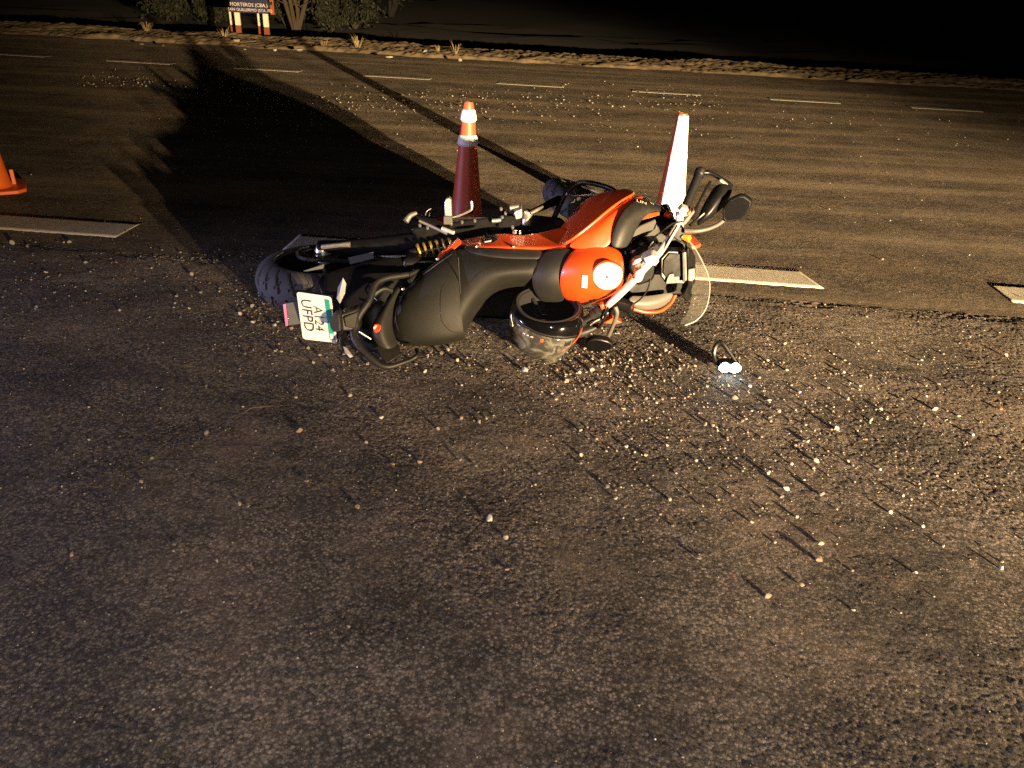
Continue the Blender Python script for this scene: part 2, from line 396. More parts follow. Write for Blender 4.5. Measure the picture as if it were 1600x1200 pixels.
BIG = """1229 759 12 3;1261 686 9 3;1275 716 10 3;1200 735 10 3;1284 768 11 1;1245 803 9 0;1283 845 11 0;1279 869 15 2;1200 926 12 0;1253 909 10 0;1092 867 12 1;1114 661 9 0;1102 660 8 2;1307 666 9 3
1047 777 9 0;962 775 8 0;949 757 9 1;1009 707 8 0;979 694 8 3;1042 693 7 0;908 707 8 0;907 669 8 0;869 621 7 0;886 592 9 0;820 575 13 3;974 635 8 0;1175 812 8 0;1098 787 7 0;1318 578 8 3
468 668 13 2;323 672 10 2;596 649 10 3;656 718 11 2;640 707 8 3;613 721 9 2;719 715 9 1;744 723 9 1;765 805 16 3;791 835 12 0;793 884 10 2;559 787 11 2;480 747 10 2;374 783 9 0;388 787 8 2;272 846 9 1;339 873 7 0;220 748 9 0;237 712 7 0;572 688 7 0;749 655 8 0;721 650 8 2;462 618 8 0;547 615 7 0;684 667 7 0
1392 797 8 3;1411 772 7 3;1442 820 7 3;1565 884 9 3;1566 874 7 2;1431 892 7 0;1474 850 6 3;1334 949 7 0;1375 731 6 3;1325 718 6 3;1572 552 9 0;1262 685 11 3;1308 667 8 3;1521 676 7 3;1564 636 7 2;1461 635 9 0;1467 597 6 0;1341 535 6 3;1226 534 7 3;1377 636 6 3
785 1136 8 0;112 861 10 0;271 857 7 0;149 716 6 1;314 454 7 0;276 460 6 0;296 479 6 3;300 426 8 0;72 422 7 3;57 476 6 0;187 482 6 3;374 487 8 3;394 475 8 0;18 376 11 0;43 382 7 1;109 378 7 0;134 407 7 0;322 600 7 1;545 975 9 2;760 650 7 0;596 557 8 0;650 566 8 2;690 549 8 1;700 543 8 0;664 577 8 3;715 560 8 0;733 568 7 1;760 575 7 0;940 570 9 0;925 575 9 0;905 580 8 3;958 566 8 0;985 560 7 3;1010 552 7 0;870 575 7 2;985 600 7 0;1010 620 7 2;1148 618 11 0;1172 600 8 3;1218 640 7 0;1160 655 7 2;1320 560 6 0;1250 610 6 3;1270 640 7 0;1325 620 7 0;1345 600 6 3;1410 620 6 0;1440 560 6 3;1560 610 6 0
455 510 8 0;430 505 8 3;412 470 8 0;405 455 8 0;395 500 7 3;482 540 8 0;500 552 7 2;430 545 7 0;490 563 7 0;520 575 8 0;560 545 7 2;575 565 7 0;770 480 8 0;785 476 8 3;763 488 7 2;1050 520 7 0;1040 545 7 3;1075 570 7 0;1085 540 6 3;1105 600 6 0;1200 560 6 3;1230 575 6 0"""
def ground_z(x, y):
    v = RV.x*x + RV.y*y
    return float(edge_z(np.array([x]), np.array([y]), np.array([x]), np.array([v]))[0]) if v < V_EDGE else .003
for i, q in enumerate(BIG.replace('\n', ';').split(';')):
    px, py, s, mi = [int(t) for t in q.split()]
    g = G(px, py + s*.35); dist = (g - Vector((0, 0, CAM_H))).dot(c_fw)
    rad = .46*s*dist/FPX
    me = STONES[random.randrange(6)*4 + mi]
    o = bpy.data.objects.new('stone', me); COL.objects.link(o)
    o.location = (g.x, g.y, ground_z(g.x, g.y) + rad*.62); o.scale = (rad,)*3; o.rotation_euler = (random.uniform(-.5, .5), random.uniform(-.5, .5), random.uniform(0, 6.3))
    tag(o, 'loose pale stone, one of the larger ones strewn over the asphalt', 'stone', 'larger loose stones on the asphalt')
# fine gravel: nobody could count it
def gravel(name, pts, parent_label, material, kinds=5):
    protos = []
    for k in range(kinds):
        bm = bmesh.new(); bmesh.ops.create_icosphere(bm, subdivisions=1, radius=1); r_ = random.Random(k+50)
        for v in bm.verts: v.co *= r_.uniform(.7, 1.2)
        bm.verts.ensure_lookup_table(); protos.append((np.array([v.co[:] for v in bm.verts]), np.array([[v.index for v in f.verts] for f in bm.faces]))); bm.free()
    V_, F_, M_ = [], [], []; off = 0
    for x, y, z, r in pts:
        pv, pf = protos[random.randrange(kinds)]; a = random.uniform(0, 6.28); c, s = math.cos(a), math.sin(a)
        w = pv @ np.array([[c, s, 0], [-s, c, 0], [0, 0, 1]]) * np.array([r*random.uniform(.8, 1.4), r, r*random.uniform(.6, .95)])
        V_.append(w + np.array([x, y, z])); F_.append(pf + off); off += len(pv); M_ += [random.choice((0, 0, 1, 1, 2, 3))]*len(pf)
    V_ = np.concatenate(V_); F_ = np.concatenate(F_)
    me = bpy.data.meshes.new('mesh'); me.from_pydata(V_.tolist(), [], F_.tolist())
    for mt in M_STONE: me.materials.append(mt)
    me.polygons.foreach_set('material_index', np.array(M_, dtype=np.int32))
    o = bpy.data.objects.new(name, me); COL.objects.link(o)
    return tag(o, parent_label, 'gravel', kind='stuff')
pts = []
def sow(n, fpx, fpy, r0, r1):
    k = 0
    while k < n:
        px, py = fpx(), fpy()
        g = G(px, py); v = RV.x*g.x + RV.y*g.y
        r = .85*(r0 + (r1-r0)*random.random()**3)
        pts.append((g.x, g.y, ground_z(g.x, g.y) + r*.55, r)); k += 1
gs = random.gauss; un = random.uniform
sow(300, lambda: gs(965, 60), lambda: gs(565, 24), .0025, .0075)
sow(560, lambda: gs(1060, 150), lambda: gs(590, 50), .0022, .0065)
sow(420, lambda: gs(1340, 160), lambda: gs(610, 70), .0022, .0060)
sow(380, lambda: gs(1210, 190), lambda: gs(725, 80), .0020, .0060)
sow(700, lambda: un(-60, 1660), lambda: un(480, 780), .0018, .0050)
sow(420, lambda: un(-60, 1660), lambda: un(740, 1200), .0012, .0036)
sow(130, lambda: gs(640, 120), lambda: gs(560, 30), .0022, .0065)
sow(150, lambda: gs(420, 30), lambda: gs(480, 35), .003, .008)
sow(230, lambda: un(0, 420), lambda: gs(430, 40), .003, .0065)
sow(80, lambda: un(240, 440), lambda: gs(402, 5), .003, .008)
sow(80, lambda: gs(780, 30), lambda: gs(480, 14), .003, .007)
sow(325, lambda: un(480, 1130), lambda: gs(158, 13), .006, .014)
sow(150, lambda: un(600, 1600), lambda: gs(190, 22), .005, .012)
sow(110, lambda: un(0, 1600), lambda: un(150, 420), .003, .008)
sow(75, lambda: gs(190, 45), lambda: gs(126, 8), .006, .016)
gravel('gravel', pts, 'fine pale gravel strewn over the asphalt and the road', None)

# ---------------------------------------------------------------- object materials
M_BLACK = mat('black_plastic', (.006, .006, .0065), .34, var=.3, scale=30, spec=.22)
M_SATIN = mat('black_satin_plastic', (.012, .0118, .011), .5, var=.2, scale=40, bump=.25, bscale=700, spec=.35)
M_GREY = mat('grey_textured_plastic', (.017, .0165, .015), .55, var=.12, scale=25, bump=.3, bscale=900, spec=.35)
M_PALE = mat('grey_panel_plastic', (.085, .082, .075), .5, var=.1, scale=25, bump=.2, bscale=900)
M_SEAT = mat('seat_vinyl', (.011, .011, .0098), .6, var=.12, scale=18, bump=.35, bscale=1100, spec=.3)
M_RED = mat('red_paint', (.62, .060, .006), .40, spec=.8, coat=.6, var=.05, scale=8)
M_SILVER = mat('cast_aluminium', (.55, .54, .51), .38, metal=.85, var=.15, scale=80, bump=.2, bscale=500)
M_BRIGHT = mat('anodised_handlebar', (.72, .70, .66), .35, metal=.55, var=.08, scale=60)
M_STEEL = mat('dark_steel', (.05, .05, .055), .4, metal=.9, var=.3, scale=60)
M_RUBBER = mat('tyre_rubber', (.055, .054, .056), .8, var=.3, scale=50, bump=.3, bscale=500)
M_GRIP = mat('grip_rubber', (.008, .008, .009), .42, var=.3, scale=60)
M_GOLD = mat('gold_spring', (.45, .30, .05), .4, metal=.6)
M_ORANGE = mat('orange_plastic', (.62, .115, .015), .45, var=.15, scale=12)
M_CONE = mat('cone_plastic', (.50, .075, .028), .5, var=.2, scale=10, bump=.15, bscale=60)
M_WHITE = mat('white_reflective_sheet', (.80, .79, .76), .5, var=.06, scale=20)
M_INK = mat('dark_ink', (.05, .05, .06), .6)
M_GREEN = mat('plate_green', (.02, .30, .22), .5)
M_AMBER = mat('amber_lens', (.75, .22, .03), .15, coat=.5)
M_LENS = mat('clear_lens', (.55, .55, .58), .12, coat=.6, metal=.3)
M_LABEL = mat('grey_label', (.10, .105, .105), .5)
M_RUST = mat('rust_brown_paint', (.16, .045, .02), .8, var=.3, scale=20)
M_POST = mat('white_post_paint', (.62, .56, .44), .75, var=.15, scale=20)
M_BLUE = mat('sign_blue', (.010, .014, .055), .5, var=.1)
M_LETTER = mat('sign_letter_white', (.62, .56, .50), .5, var=.1)
M_SIGNORANGE = mat('sign_orange', (.24, .05, .012), .55, var=.15)
M_CHROME = mat('polished_cap', (.80, .79, .76), .3, metal=.2, var=.05)
M_HELMET = mat('helmet_gloss_black', (.0025, .0025, .003), .05, coat=.3, var=.3, scale=20)
M_LINER = mat('helmet_liner', (.0035, .0035, .0035), .95, var=.4, scale=60, bump=.4, bscale=300)
M_STRIPE = mat('helmet_orange_stripe', (.75, .09, .02), .35, coat=.6)
M_MIRROR = mat('mirror_glass', (.003, .003, .004), .04, spec=.3)
M_DIMBARK = mat('dimmed_bark', (.008, .007, .005), .9)  # bark darkened for the dim trees; the lack of light is in the colour
M_BARK = mat('bark', (.05, .036, .02), .9, var=.4, scale=14, bump=.5, bscale=50)
M_LEAF = mat('leaves', (.010, .012, .0035), .75, var=.5, scale=3)  # colour lowered to stand in for the beam barely reaching these plants
M_LEAF2 = mat('lit_leaves', (.013, .0145, .004), .75, var=.5, scale=3)  # lighter copy for the plants the beam does reach
M_STRAW = mat('dry_grass', (.30, .23, .11), .85, var=.35, scale=9)

def clear(name, haze, rough, tint=(1, 1, 1), scuff=0.0):
    mt = bpy.data.materials.new(name); mt.use_nodes = True; nt = mt.node_tree; n = nt.nodes; l = nt.links
    for x in list(n): n.remove(x)
    out = n.new('ShaderNodeOutputMaterial'); tr = n.new('ShaderNodeBsdfTransparent'); tr.inputs[0].default_value = (*tint, 1)
    gl = n.new('ShaderNodeBsdfGlossy'); gl.inputs['Roughness'].default_value = rough
    df = n.new('ShaderNodeBsdfDiffuse'); df.inputs[0].default_value = (.46, .45, .41, 1)
    m1 = n.new('ShaderNodeMixShader'); m1.inputs[0].default_value = .04; l.new(tr.outputs[0], m1.inputs[1]); l.new(gl.outputs[0], m1.inputs[2])
    m2 = n.new('ShaderNodeMixShader'); l.new(m1.outputs[0], m2.inputs[1]); l.new(df.outputs[0], m2.inputs[2])
    if scuff:
        tc = n.new('ShaderNodeTexCoord'); nz = n.new('ShaderNodeTexNoise'); nz.inputs['Scale'].default_value = 17; nz.inputs['Detail'].default_value = 9; nz.inputs['Roughness'].default_value = .72; nz.inputs['Distortion'].default_value = 1.2
        l.new(tc.outputs['Object'], nz.inputs['Vector'])
        mr = n.new('ShaderNodeMapRange'); mr.inputs['From Min'].default_value = .44; mr.inputs['From Max'].default_value = .72; mr.inputs['To Min'].default_value = haze; mr.inputs['To Max'].default_value = scuff
        l.new(nz.outputs['Fac'], mr.inputs['Value']); l.new(mr.outputs['Result'], m2.inputs[0])
    else: m2.inputs[0].default_value = haze
    l.new(m2.outputs[0], out.inputs[0]); return mt
M_SCREEN = clear('clear_windscreen', .03, .06)
M_EDGE = clear('windscreen_edge', .22, .3)
M_VISOR = clear('scuffed_visor', .05, .12, (.55, .54, .5), .32)

# ---------------------------------------------------------------- traffic cones
def cone(px, py, h, label, kind, seed, spin=.3, yy=None):
    """placed by its tip"""
    global ORG
    d = _ray(px, py); y = (h - CAM_H)/d.z*d.y if yy is None else yy
    t = P(px, py, y); base = Vector((t.x, t.y, .004)); ORG = base
    root = empty('traffic_cone', base, label, 'traffic cone', 'traffic cones round the accident')
    r0, r1 = .106*h/.75, .030*h/.75
    rr = lambda z: r0 + (r1-r0)*z/h
    prof = [(rr(0)+.012, .022), (rr(.02)+.003, .034), (rr(.06*h), .06*h), (rr(.3*h), .3*h), (rr(.6*h), .6*h), (rr(.97*h), .97*h), (rr(h)-.004, h), (rr(h)-.012, h), (rr(h)-.014, .9*h)]
    lathe('cone_body', base, (0, 0, 1), prof, M_CONE if kind != 'orange' else M_ORANGE, root, 40, False)
    # square foot with chamfered corners, and the upright lugs beside the cone
    s = .185*h/.75; c = .05; ol = [(-s+c, -s), (s-c, -s), (s, -s+c), (s, s-c), (s-c, s), (-s+c, s), (-s, s-c), (-s, -s+c)]
    ca, sa = math.cos(spin), math.sin(spin)
    prism('foot', [base + Vector((x*ca - y_*sa, x*sa + y_*ca, 0)) for x, y_ in ol], (0, 0, .024), M_ORANGE if kind == 'orange' else M_CONE, root, .006)
    if kind == 'orange':
        for a in (spin, spin+1.57, spin+3.14, spin+4.71):
            e = Vector((math.cos(a), math.sin(a), 0)); bevel(link('lug', mesh_from(*box_geo(base + e*(r0+.012) + Vector((0, 0, .075)), e*.012, e.cross(Vector((0,0,1)))*.007, Vector((0,0,.05)))), M_ORANGE, root), .003)
    if kind == 'collars':
        for z0, z1, bulge in ((.855, .945, .010), (.675, .755, .008)):
            lathe('reflective_collar', base, (0, 0, 1), [(rr(z0*h)+.001, z0*h), (rr(z0*h)+bulge, z0*h+.012), (rr(z1*h)+bulge*.8, z1*h-.012), (rr(z1*h)+.001, z1*h)], M_WHITE, root, 40, False)
    if kind == 'sleeve':
        a0 = math.atan2(-.62, .78)   # white only towards the headlamps; the bare red stands in for the shaded side
        for z0, z1 in ((.02, .40), (.405, .70), (.705, .985)):
            a_, b_, _ = frame((0, 0, 1)); st = math.atan2(Vector((math.cos(a0), math.sin(a0), 0)).dot(b_), Vector((math.cos(a0), math.sin(a0), 0)).dot(a_)) - math.pi*.56
            n = 60; vs, fs = [], []
            zs = np.linspace(z0*h, z1*h, 7)
            for i, z in enumerate(zs):
                for j in range(n+1):
                    t_ = st + 2*math.pi*.56*j/n; wob = .0015*math.sin(j*1.7+i*2.1+z*50)
                    r = rr(z) + .0035 + wob*.4 + (.004 if z1 < .9 and i == 6 else 0)
                    vs.append(base + (a_*math.cos(t_) + b_*math.sin(t_))*r + Vector((0, 0, z)))
            for i in range(6):
                for j in range(n): fs.append((i*(n+1)+j, i*(n+1)+j+1, (i+1)*(n+1)+j+1, (i+1)*(n+1)+j))
            o = link('reflective_sleeve', mesh_from(vs, fs), M_WHITE, root, 60); md = o.modifiers.new('thickness', 'SOLIDIFY'); md.thickness = .0015
    ORG = Vector()
    return root
cone(732, 160, .76, 'dull red traffic cone with two white reflective collars behind the rear of the motorcycle', 'collars', 1)
cone(1067, 178, .76, 'traffic cone wrapped in a glaring white reflective sleeve behind the handlebars', 'sleeve', 2, .1)
b = G(-7, 297)
def cone_at(base_xy, h, label, kind, spin):
    # find the tip place that gives this base
    x, y = base_xy; v = Vector((x, y, h)) - Vector((0, 0, CAM_H)); z = v.dot(c_fw)
    return cone(800 + FPX*v.dot(c_rt)/z, 600 - FPX*v.dot(c_up)/z, h, label, kind, 5, spin, y)
cone_at((b.x, b.y), .74, 'bright orange traffic cone cut off by the left edge of the picture', 'orange', .55)

# ---------------------------------------------------------------- road sign
SY = 17.9
ORG = P(392, 56, SY); ORG.z = 0
sign = empty('road_sign', ORG, 'dark blue direction sign with white lettering on four white posts', 'road sign')
def post(pt, pb, y):
    a, b_ = P(*pt, y), P(*pb, y); x = (a.x + b_.x)/2; m_ = b_.z + .18
    r = .055
    bevel(link('post', mesh_from(*box_geo(((x), y, (m_ + 1.6)/2), (r, 0, 0), (0, .03, 0), (0, 0, (1.6 - m_)/2))), M_POST, sign), .008)
    bevel(link('post_base', mesh_from(*box_geo((x, y, (m_ - .3)/2), (r+.002, 0, 0), (0, .032, 0), (0, 0, (m_ + .3)/2))), M_RUST, sign), .008)
    return x
xa = post((371, 22), (373.5, 54), SY); xb = post((415, 22), (417.5, 57), SY)
xc = post((362, 21), (366, 53), SY+.45); xd = post((406, 22), (409, 55), SY+.45)
for x0, x1 in ((xa, xc), (xb, xd)):
    z = P(412, 35, SY).z
    tube('brace', [(x0, SY + .034, z), (x1, SY + .418, z)], .018, M_POST, sign, 8)
p0, p1 = P(361.5, 20.5, SY-.08), P(418.5, 20.5, SY-.08); zb = P(390, 20.5, SY-.08).z; zt = zb + .42
prism('board', [(p0.x, SY-.08, zb), (p1.x, SY-.08, zb), (p1.x, SY-.08, zt), (p0.x, SY-.08, zt)], (0, .03, 0), M_BLUE, sign, .004)
prism('top_band', [(p0.x, SY-.083, zt+.006), (p1.x, SY-.083, zt+.006), (p1.x, SY-.083, zt+.13), (p0.x, SY-.083, zt+.13)], (0, .03, 0), M_SIGNORANGE, sign, .004)
q0, q1 = P(422.5, 20, SY+.1), P(428.5, 20, SY+.1); zq = P(425, 23, SY+.1).z
prism('side_panel', [(q0.x, SY+.1, zq), (q1.x, SY+.1, zq), (q1.x, SY+.1, zq+.75), (q0.x, SY+.1, zq+.75)], (0, .04, 0), M_SIGNORANGE, sign, .004)
bevel(link('rail', mesh_from(*box_geo(((p0.x+q1.x)/2, SY+.02, zb+.2), ((q1.x-p0.x)/2, 0, 0), (0, .012, 0), (0, 0, .03))), M_STEEL, sign), .004)
cx = (p0.x+p1.x)/2
text('lettering', 'MORTEROS (CBA.)', .096, (cx+.0, SY-.082, P(392, 7.6, SY).z), (1, 0, 0), (0, 0, 1), M_LETTER, sign, .003)
text('lettering', 'SAN GUILLERMO (STA. FE)', .080, (cx+.02, SY-.082, P(393, 15.6, SY).z), (1, 0, 0), (0, 0, 1), M_LETTER, sign, .003)
ORG = Vector()

# ---------------------------------------------------------------- vegetation beyond the road
def leaf_geo(centres, n, spread, size, rnd):
    V_, F_ = [], []
    for k in range(n):
        c, s = centres[rnd.randrange(len(centres))], spread*rnd.uniform(.4, 1.2)
        p = c + Vector((rnd.gauss(0, 1), rnd.gauss(0, 1), rnd.gauss(0, .8)))*s
        a = Vector((rnd.gauss(0, 1), rnd.gauss(0, 1), rnd.gauss(0, 1))).normalized(); b_ = a.cross(Vector((rnd.gauss(0, 1), rnd.gauss(0, 1), rnd.gauss(0, 1)))).normalized()
        L = size*rnd.uniform(.6, 1.5); w = L*.42; i = len(V_)
        V_ += [p - a*L, p - b_*w, p + a*L, p + b_*w]; F_.append((i, i+1, i+2, i+3))
    return V_, F_
def tree(base, h, stems, label, seed, leaves=2600, lean=.5, low=.9, lm=None):
    global ORG
    rnd = random.Random(seed); ORG = Vector(base)
    root = empty('tree', base, label, 'tree', 'trees beyond the verge')
    geos, tips = [], []
    for s in range(stems):
        a = rnd.uniform(0, 6.28); e = Vector((math.cos(a), math.sin(a)*.6, 0))
        pts_ = [Vector(base) + e*.06]; d = Vector((0, 0, 1)) + e*lean*rnd.uniform(.2, 1)
        for q in range(5): pts_.append(pts_[-1] + d*(h/6)*rnd.uniform(.8, 1.15)); d = (d + Vector((rnd.gauss(0, .18), rnd.gauss(0, .18), .04)))
        r0 = rnd.uniform(.035, .065); geos.append(tube_geo(pts_, [r0*(1-.16*q) for q in range(6)], 7, 3))
        for q in range(1, 6):
            for w in range(2):
                e2 = Vector((rnd.gauss(0, 1), rnd.gauss(0, .8), rnd.uniform(.1, .9))).normalized()*rnd.uniform(.35, .8)
                mid = pts_[q] + e2*.5 + Vector((0, 0, .05)); tip = pts_[q] + e2*1.1 + Vector((0, 0, rnd.uniform(-.1, .3)))
                geos.append(tube_geo([pts_[q], mid, tip], [.016, .010, .004], 5, 3)); 
                if tip.z > base[2] + low: tips.append(tip); tips.append(mid)
    link('trunk', mesh_from(*join_geo(*geos)), M_BARK if lm else M_DIMBARK, root)
    v_, f_ = leaf_geo(tips, leaves, .26, .05, rnd)
    me = bpy.data.meshes.new('mesh'); me.from_pydata([tuple(v - ORG) for v in v_], [], f_); link('crown', me, lm or M_LEAF, root, None)
    ORG = Vector()
def bush(base, r, h, label, seed, n=2200, lm=None):
    global ORG
    rnd = random.Random(seed); ORG = Vector(base)
    root = empty('bush', base, label, 'bush', 'bushes beyond the verge')
    geos, tips = [], []
    for s in range(12):
        a = rnd.uniform(0, 6.28); e = Vector((math.cos(a), math.sin(a), 0))*r*rnd.uniform(.3, 1); t = Vector(base) + e + Vector((0, 0, h*rnd.uniform(.3, 1)))
        geos.append(tube_geo([Vector(base), Vector(base)+e*.4+Vector((0, 0, h*.3)), t], [.02, .012, .004], 5, 3)); tips += [t, Vector(base)+e*.8+Vector((0, 0, h*.35))]
    link('stem', mesh_from(*join_geo(*geos)), M_BARK, root)
    v_, f_ = leaf_geo(tips, n, .2*r, .055, rnd)
    me = bpy.data.meshes.new('mesh'); me.from_pydata([tuple(v - ORG) for v in v_], [], f_); link('foliage', me, lm or M_LEAF, root, None)
    ORG = Vector()
def gz(px, y, dz=0): p = P(px, 30, y); return Vector((p.x, y, -.05 + dz))
tree(gz(462, 21.5), 3.6, 6, 'bare-stemmed pale tree right behind the road sign', 1, 1500, .55, 1.3, M_LEAF2)
tree(gz(400, 27.5), 3.6, 5, 'dim leafy tree seen between the posts of the road sign', 2, 4200, .5, -.2)
tree(gz(300, 29.0), 3.8, 5, 'dim leafy tree left of the road sign', 3, 4200, .5, -.2)
tree(gz(610, 29.5), 3.8, 5, 'dim leafy tree well to the right of the road sign', 4, 4200, .5, -.2)
bush(gz(518, 21.6), .5, .75, 'olive green bush right of the bare-stemmed tree', 6, 2600, M_LEAF2)
bush(gz(446, 22.4), .55, .9, 'olive bush at the foot of the bare-stemmed tree', 7, 2600)
bush(gz(555, 22.6), .7, .9, 'dark bush under the dim trees right of the sign', 8, 2600)
bush(gz(270, 23), .8, .9, 'dark bush, the leftmost one beyond the verge', 9, 2600)
bush(gz(335, 22.6), .6, .7, 'low dark bush just left of the road sign', 10, 2000)
def tuft(px, py, label, seed, n=26, L=.22):
    rnd = random.Random(seed); g = G(px, py, .07); V_, F_ = [], []
    for k in range(n):
        a = rnd.uniform(0, 6.28); e = Vector((math.cos(a), math.sin(a), 0)); p = g + e*rnd.uniform(0, .06); l_ = L*rnd.uniform(.4, 1.1); sd = e.cross(Vector((0, 0, 1)))*.006
        mid = p + e*l_*.35 + Vector((0, 0, l_*.6)); tip = p + e*l_*rnd.uniform(.5, 1.0) + Vector((0, 0, l_*rnd.uniform(.4, .9))); i = len(V_)
        V_ += [p - sd, p + sd, mid + sd*.7, mid - sd*.7, tip]; F_ += [(i, i+1, i+2, i+3), (i+3, i+2, i+4)]
    me = bpy.data.meshes.new('mesh'); me.from_pydata([tuple(v - g) for v in V_], [], F_); o = link('grass_tuft', me, M_STRAW, None, None); o.location = g
    tag(o, label, 'grass tuft', 'dry grass tufts on the verge')
tuft(230, 50, 'straw coloured grass tuft on the verge far left of the sign', 1, 30, .3)
tuft(350, 57, 'thin dry grass tuft just left of the sign posts', 2, 18, .3)
tuft(506, 71, 'small dry tuft on the verge right of the sign', 3, 14, .16)
tuft(559, 74, 'bushy dry grass tuft in the middle of the lit verge', 4, 34, .3)
tuft(712, 84, 'dry tuft on the lit verge above the left cone', 5, 20, .26)
tuft(685, 80, 'tiny dry tuft beside the one above the left cone', 6, 10, .18)
# pale clods along the verge
for i, (px, py, s, mi) in enumerate(((370, 65, 9, 0), (468, 80, 10, 0), (505, 73, 7, 0), (608, 91, 8, 3), (664, 82, 7, 0), (718, 96, 7, 3), (430, 80, 5, 3), (222, 71, 6, 1), (255, 73, 6, 1), (382, 79, 5, 3))):
    g = G(px, py, .05); o = bpy.data.objects.new('clod', STONES[(i % 6)*4 + mi]); COL.objects.link(o); r = .5*s*g.y*1.05/FPX
    o.location = (g.x, g.y, .07); o.scale = (r*1.3, r, r*.8); o.rotation_euler = (0, 0, i)
    tag(o, 'pale clod of earth lying on the verge across the road', 'clod', 'pale clods on the verge')
# a dry twig on the asphalt
ORG = G(400, 640)
tw = link('twig', mesh_from(*tube_geo([G(382, 644, .006), G(395, 637, .008), G(408, 636, .010), G(427, 634, .006)], [.0010, .0014, .0012, .0007], 6, 5)), mat('twig_grey', (.14, .115, .08), .9), None)
tw.location = ORG; tag(tw, 'thin dry twig lying on the rough asphalt left of the motorcycle', 'twig'); ORG = Vector()

# ---------------------------------------------------------------- motorcycle, lying on its right side
ORG = Vector((-.1, 3.2, 0.0))
bike = empty('motorcycle', ORG, 'red and black adventure motorcycle lying on its side on the asphalt', 'motorcycle')
def surf(o, px, py, off=0.0):
    """point of a built panel seen at this place of the photograph, with its normal"""
    dg = bpy.context.evaluated_depsgraph_get(); ev = o.evaluated_get(dg); inv = ev.matrix_world.inverted()
    c = Vector((0, 0, CAM_H)); d = _ray(px, py)
    hit, loc, nrm, _ = ev.ray_cast(inv @ c, (inv.to_3x3() @ d).normalized())
    if not hit: return P(px, py, 3.0), Vector((0, -1, .3)).normalized()
    w = ev.matrix_world @ loc; nn = (ev.matrix_world.to_3x3() @ nrm).normalized()
    if nn.dot(d) > 0: nn = -nn
    return w + nn*off, nn
def rigid(o, px, py, w, h, up, t=.0015):
    p, n = surf(o, px, py); up = Vector(up); x = up.cross(n).normalized(); y = n.cross(x)
    return p, x*w/2, y*h/2, n*t

def tyre_geo(c, axis, Ro, half, rim, nA, grooves=True):
    a, b_, n = frame(axis); c = Vector(c); ts = np.linspace(-1, 1, 45 if grooves else 17); prof = []
    for t in ts:
        ang = t*2.05; prof.append((Ro - (1-math.cos(min(1.57, abs(ang)*.80)))*half*.95 if abs(t) < .75 else None, 0, t))
    pr = []
    for t in ts:                       # crown to bead, in one smooth arc
        th = t*R(118); r = Ro - half*.92*(1-math.cos(th)); z = half*math.sin(th) if abs(th) < R(90) else half*(math.sin(th)*.35+.65)*np.sign(th)
        pr.append((max(r, rim), z, t))
    vs, fs = [], []
    L = len(pr)
    for i in range(nA):
        ph = 2*math.pi*i/nA
        for r, z, t in pr:
            rr_ = r
            if grooves and abs(t) < .78:
                q = (math.degrees(ph) + (10 if t > 0 else 3) + 24*abs(t)**1.4) % 15
                q2 = (math.degrees(ph) + 7 - 34*abs(t)) % 15
                if (q < 2.3 and abs(t) > .08) or (q2 < 1.7 and .14 < abs(t) < .36): rr_ = r - .011
            vs.append(c + (a*math.cos(ph) + b_*math.sin(ph))*rr_ + n*z)
    for i in range(nA):
        for j in range(L-1): fs.append((i*L+j, ((i+1) % nA)*L+j, ((i+1) % nA)*L+j+1, i*L+j+1))
    return vs, fs
def wheel(c, axis, Ro, half, rim, nsp):
    a, b_, n = frame(axis); c = Vector(c)
    geos = [lathe_geo(c, axis, [(.045, -.06), (.05, -.05), (.05, .05), (.045, .06)], 28)]
    for k in range(nsp):
        ph = 2*math.pi*k/nsp + .3; e = a*math.cos(ph) + b_*math.sin(ph); s_ = e.cross(n)
        for w in (-1, 1): geos.append(box_geo(c + e*(.045+rim)/2 + s_*w*.018, e*(rim-.04)/2 + s_*w*.014, s_*.008, n*.014))
    hub = link('wheel', mesh_from(*join_geo(*geos)), M_BLACK, bike)
    link('tyre', mesh_from(*tyre_geo(c, axis, Ro, half, rim, 460 if Ro > .31 else 300)), M_RUBBER, hub, 35)
    lathe('rim', c, axis, [(rim-.018, -half*.72), (rim+.006, -half*.76), (rim+.008, -half*.70), (rim-.006, -half*.5), (rim-.02, 0), (rim-.006, half*.5), (rim+.008, half*.70), (rim+.006, half*.76), (rim-.018, half*.72), (rim-.03, 0), (rim-.018, -half*.72)], M_BLACK, hub, 72, False)
    return hub
WC = G(505, 403, .21); WC.z = .112
rw = wheel(WC, (0.0, .03, 1), .318, .094, .222, 5)
# sprocket carrier with teeth, axle nut
geo = []
SC_ = WC + Vector((-.012, -.02, .125)); sa, sb, sn = frame((0, .03, 1)); 
ring = []
for k in range(84):
    ph = 2*math.pi*k/84; rr_ = .103 if k % 2 else .094
    ring.append(SC_ + (sa*math.cos(ph) + sb*math.sin(ph))*rr_)
inner = [SC_ + (sa*math.cos(2*math.pi*k/84) + sb*math.sin(2*math.pi*k/84))*.066 for k in range(84)]
vs = ring + inner + [p + sn*.008 for p in ring] + [p + sn*.008 for p in inner]
fs = []
for k in range(84):
    j = (k+1) % 84; fs += [(k, j, 84+j, 84+k), (168+k, 168+j, 252+j, 252+k), (k, j, 168+j, 168+k), (84+k, 84+j, 252+j, 252+k)]
link('sprocket', mesh_from(vs, fs), M_STEEL, rw, 30)
lathe('axle_nut', SC_ + Vector((.012, .02, .0)), (0, .03, 1), [(.034, -.05), (.036, .012), (.028, .03), (.022, .045), (.010, .047)], M_SILVER, rw, 20)
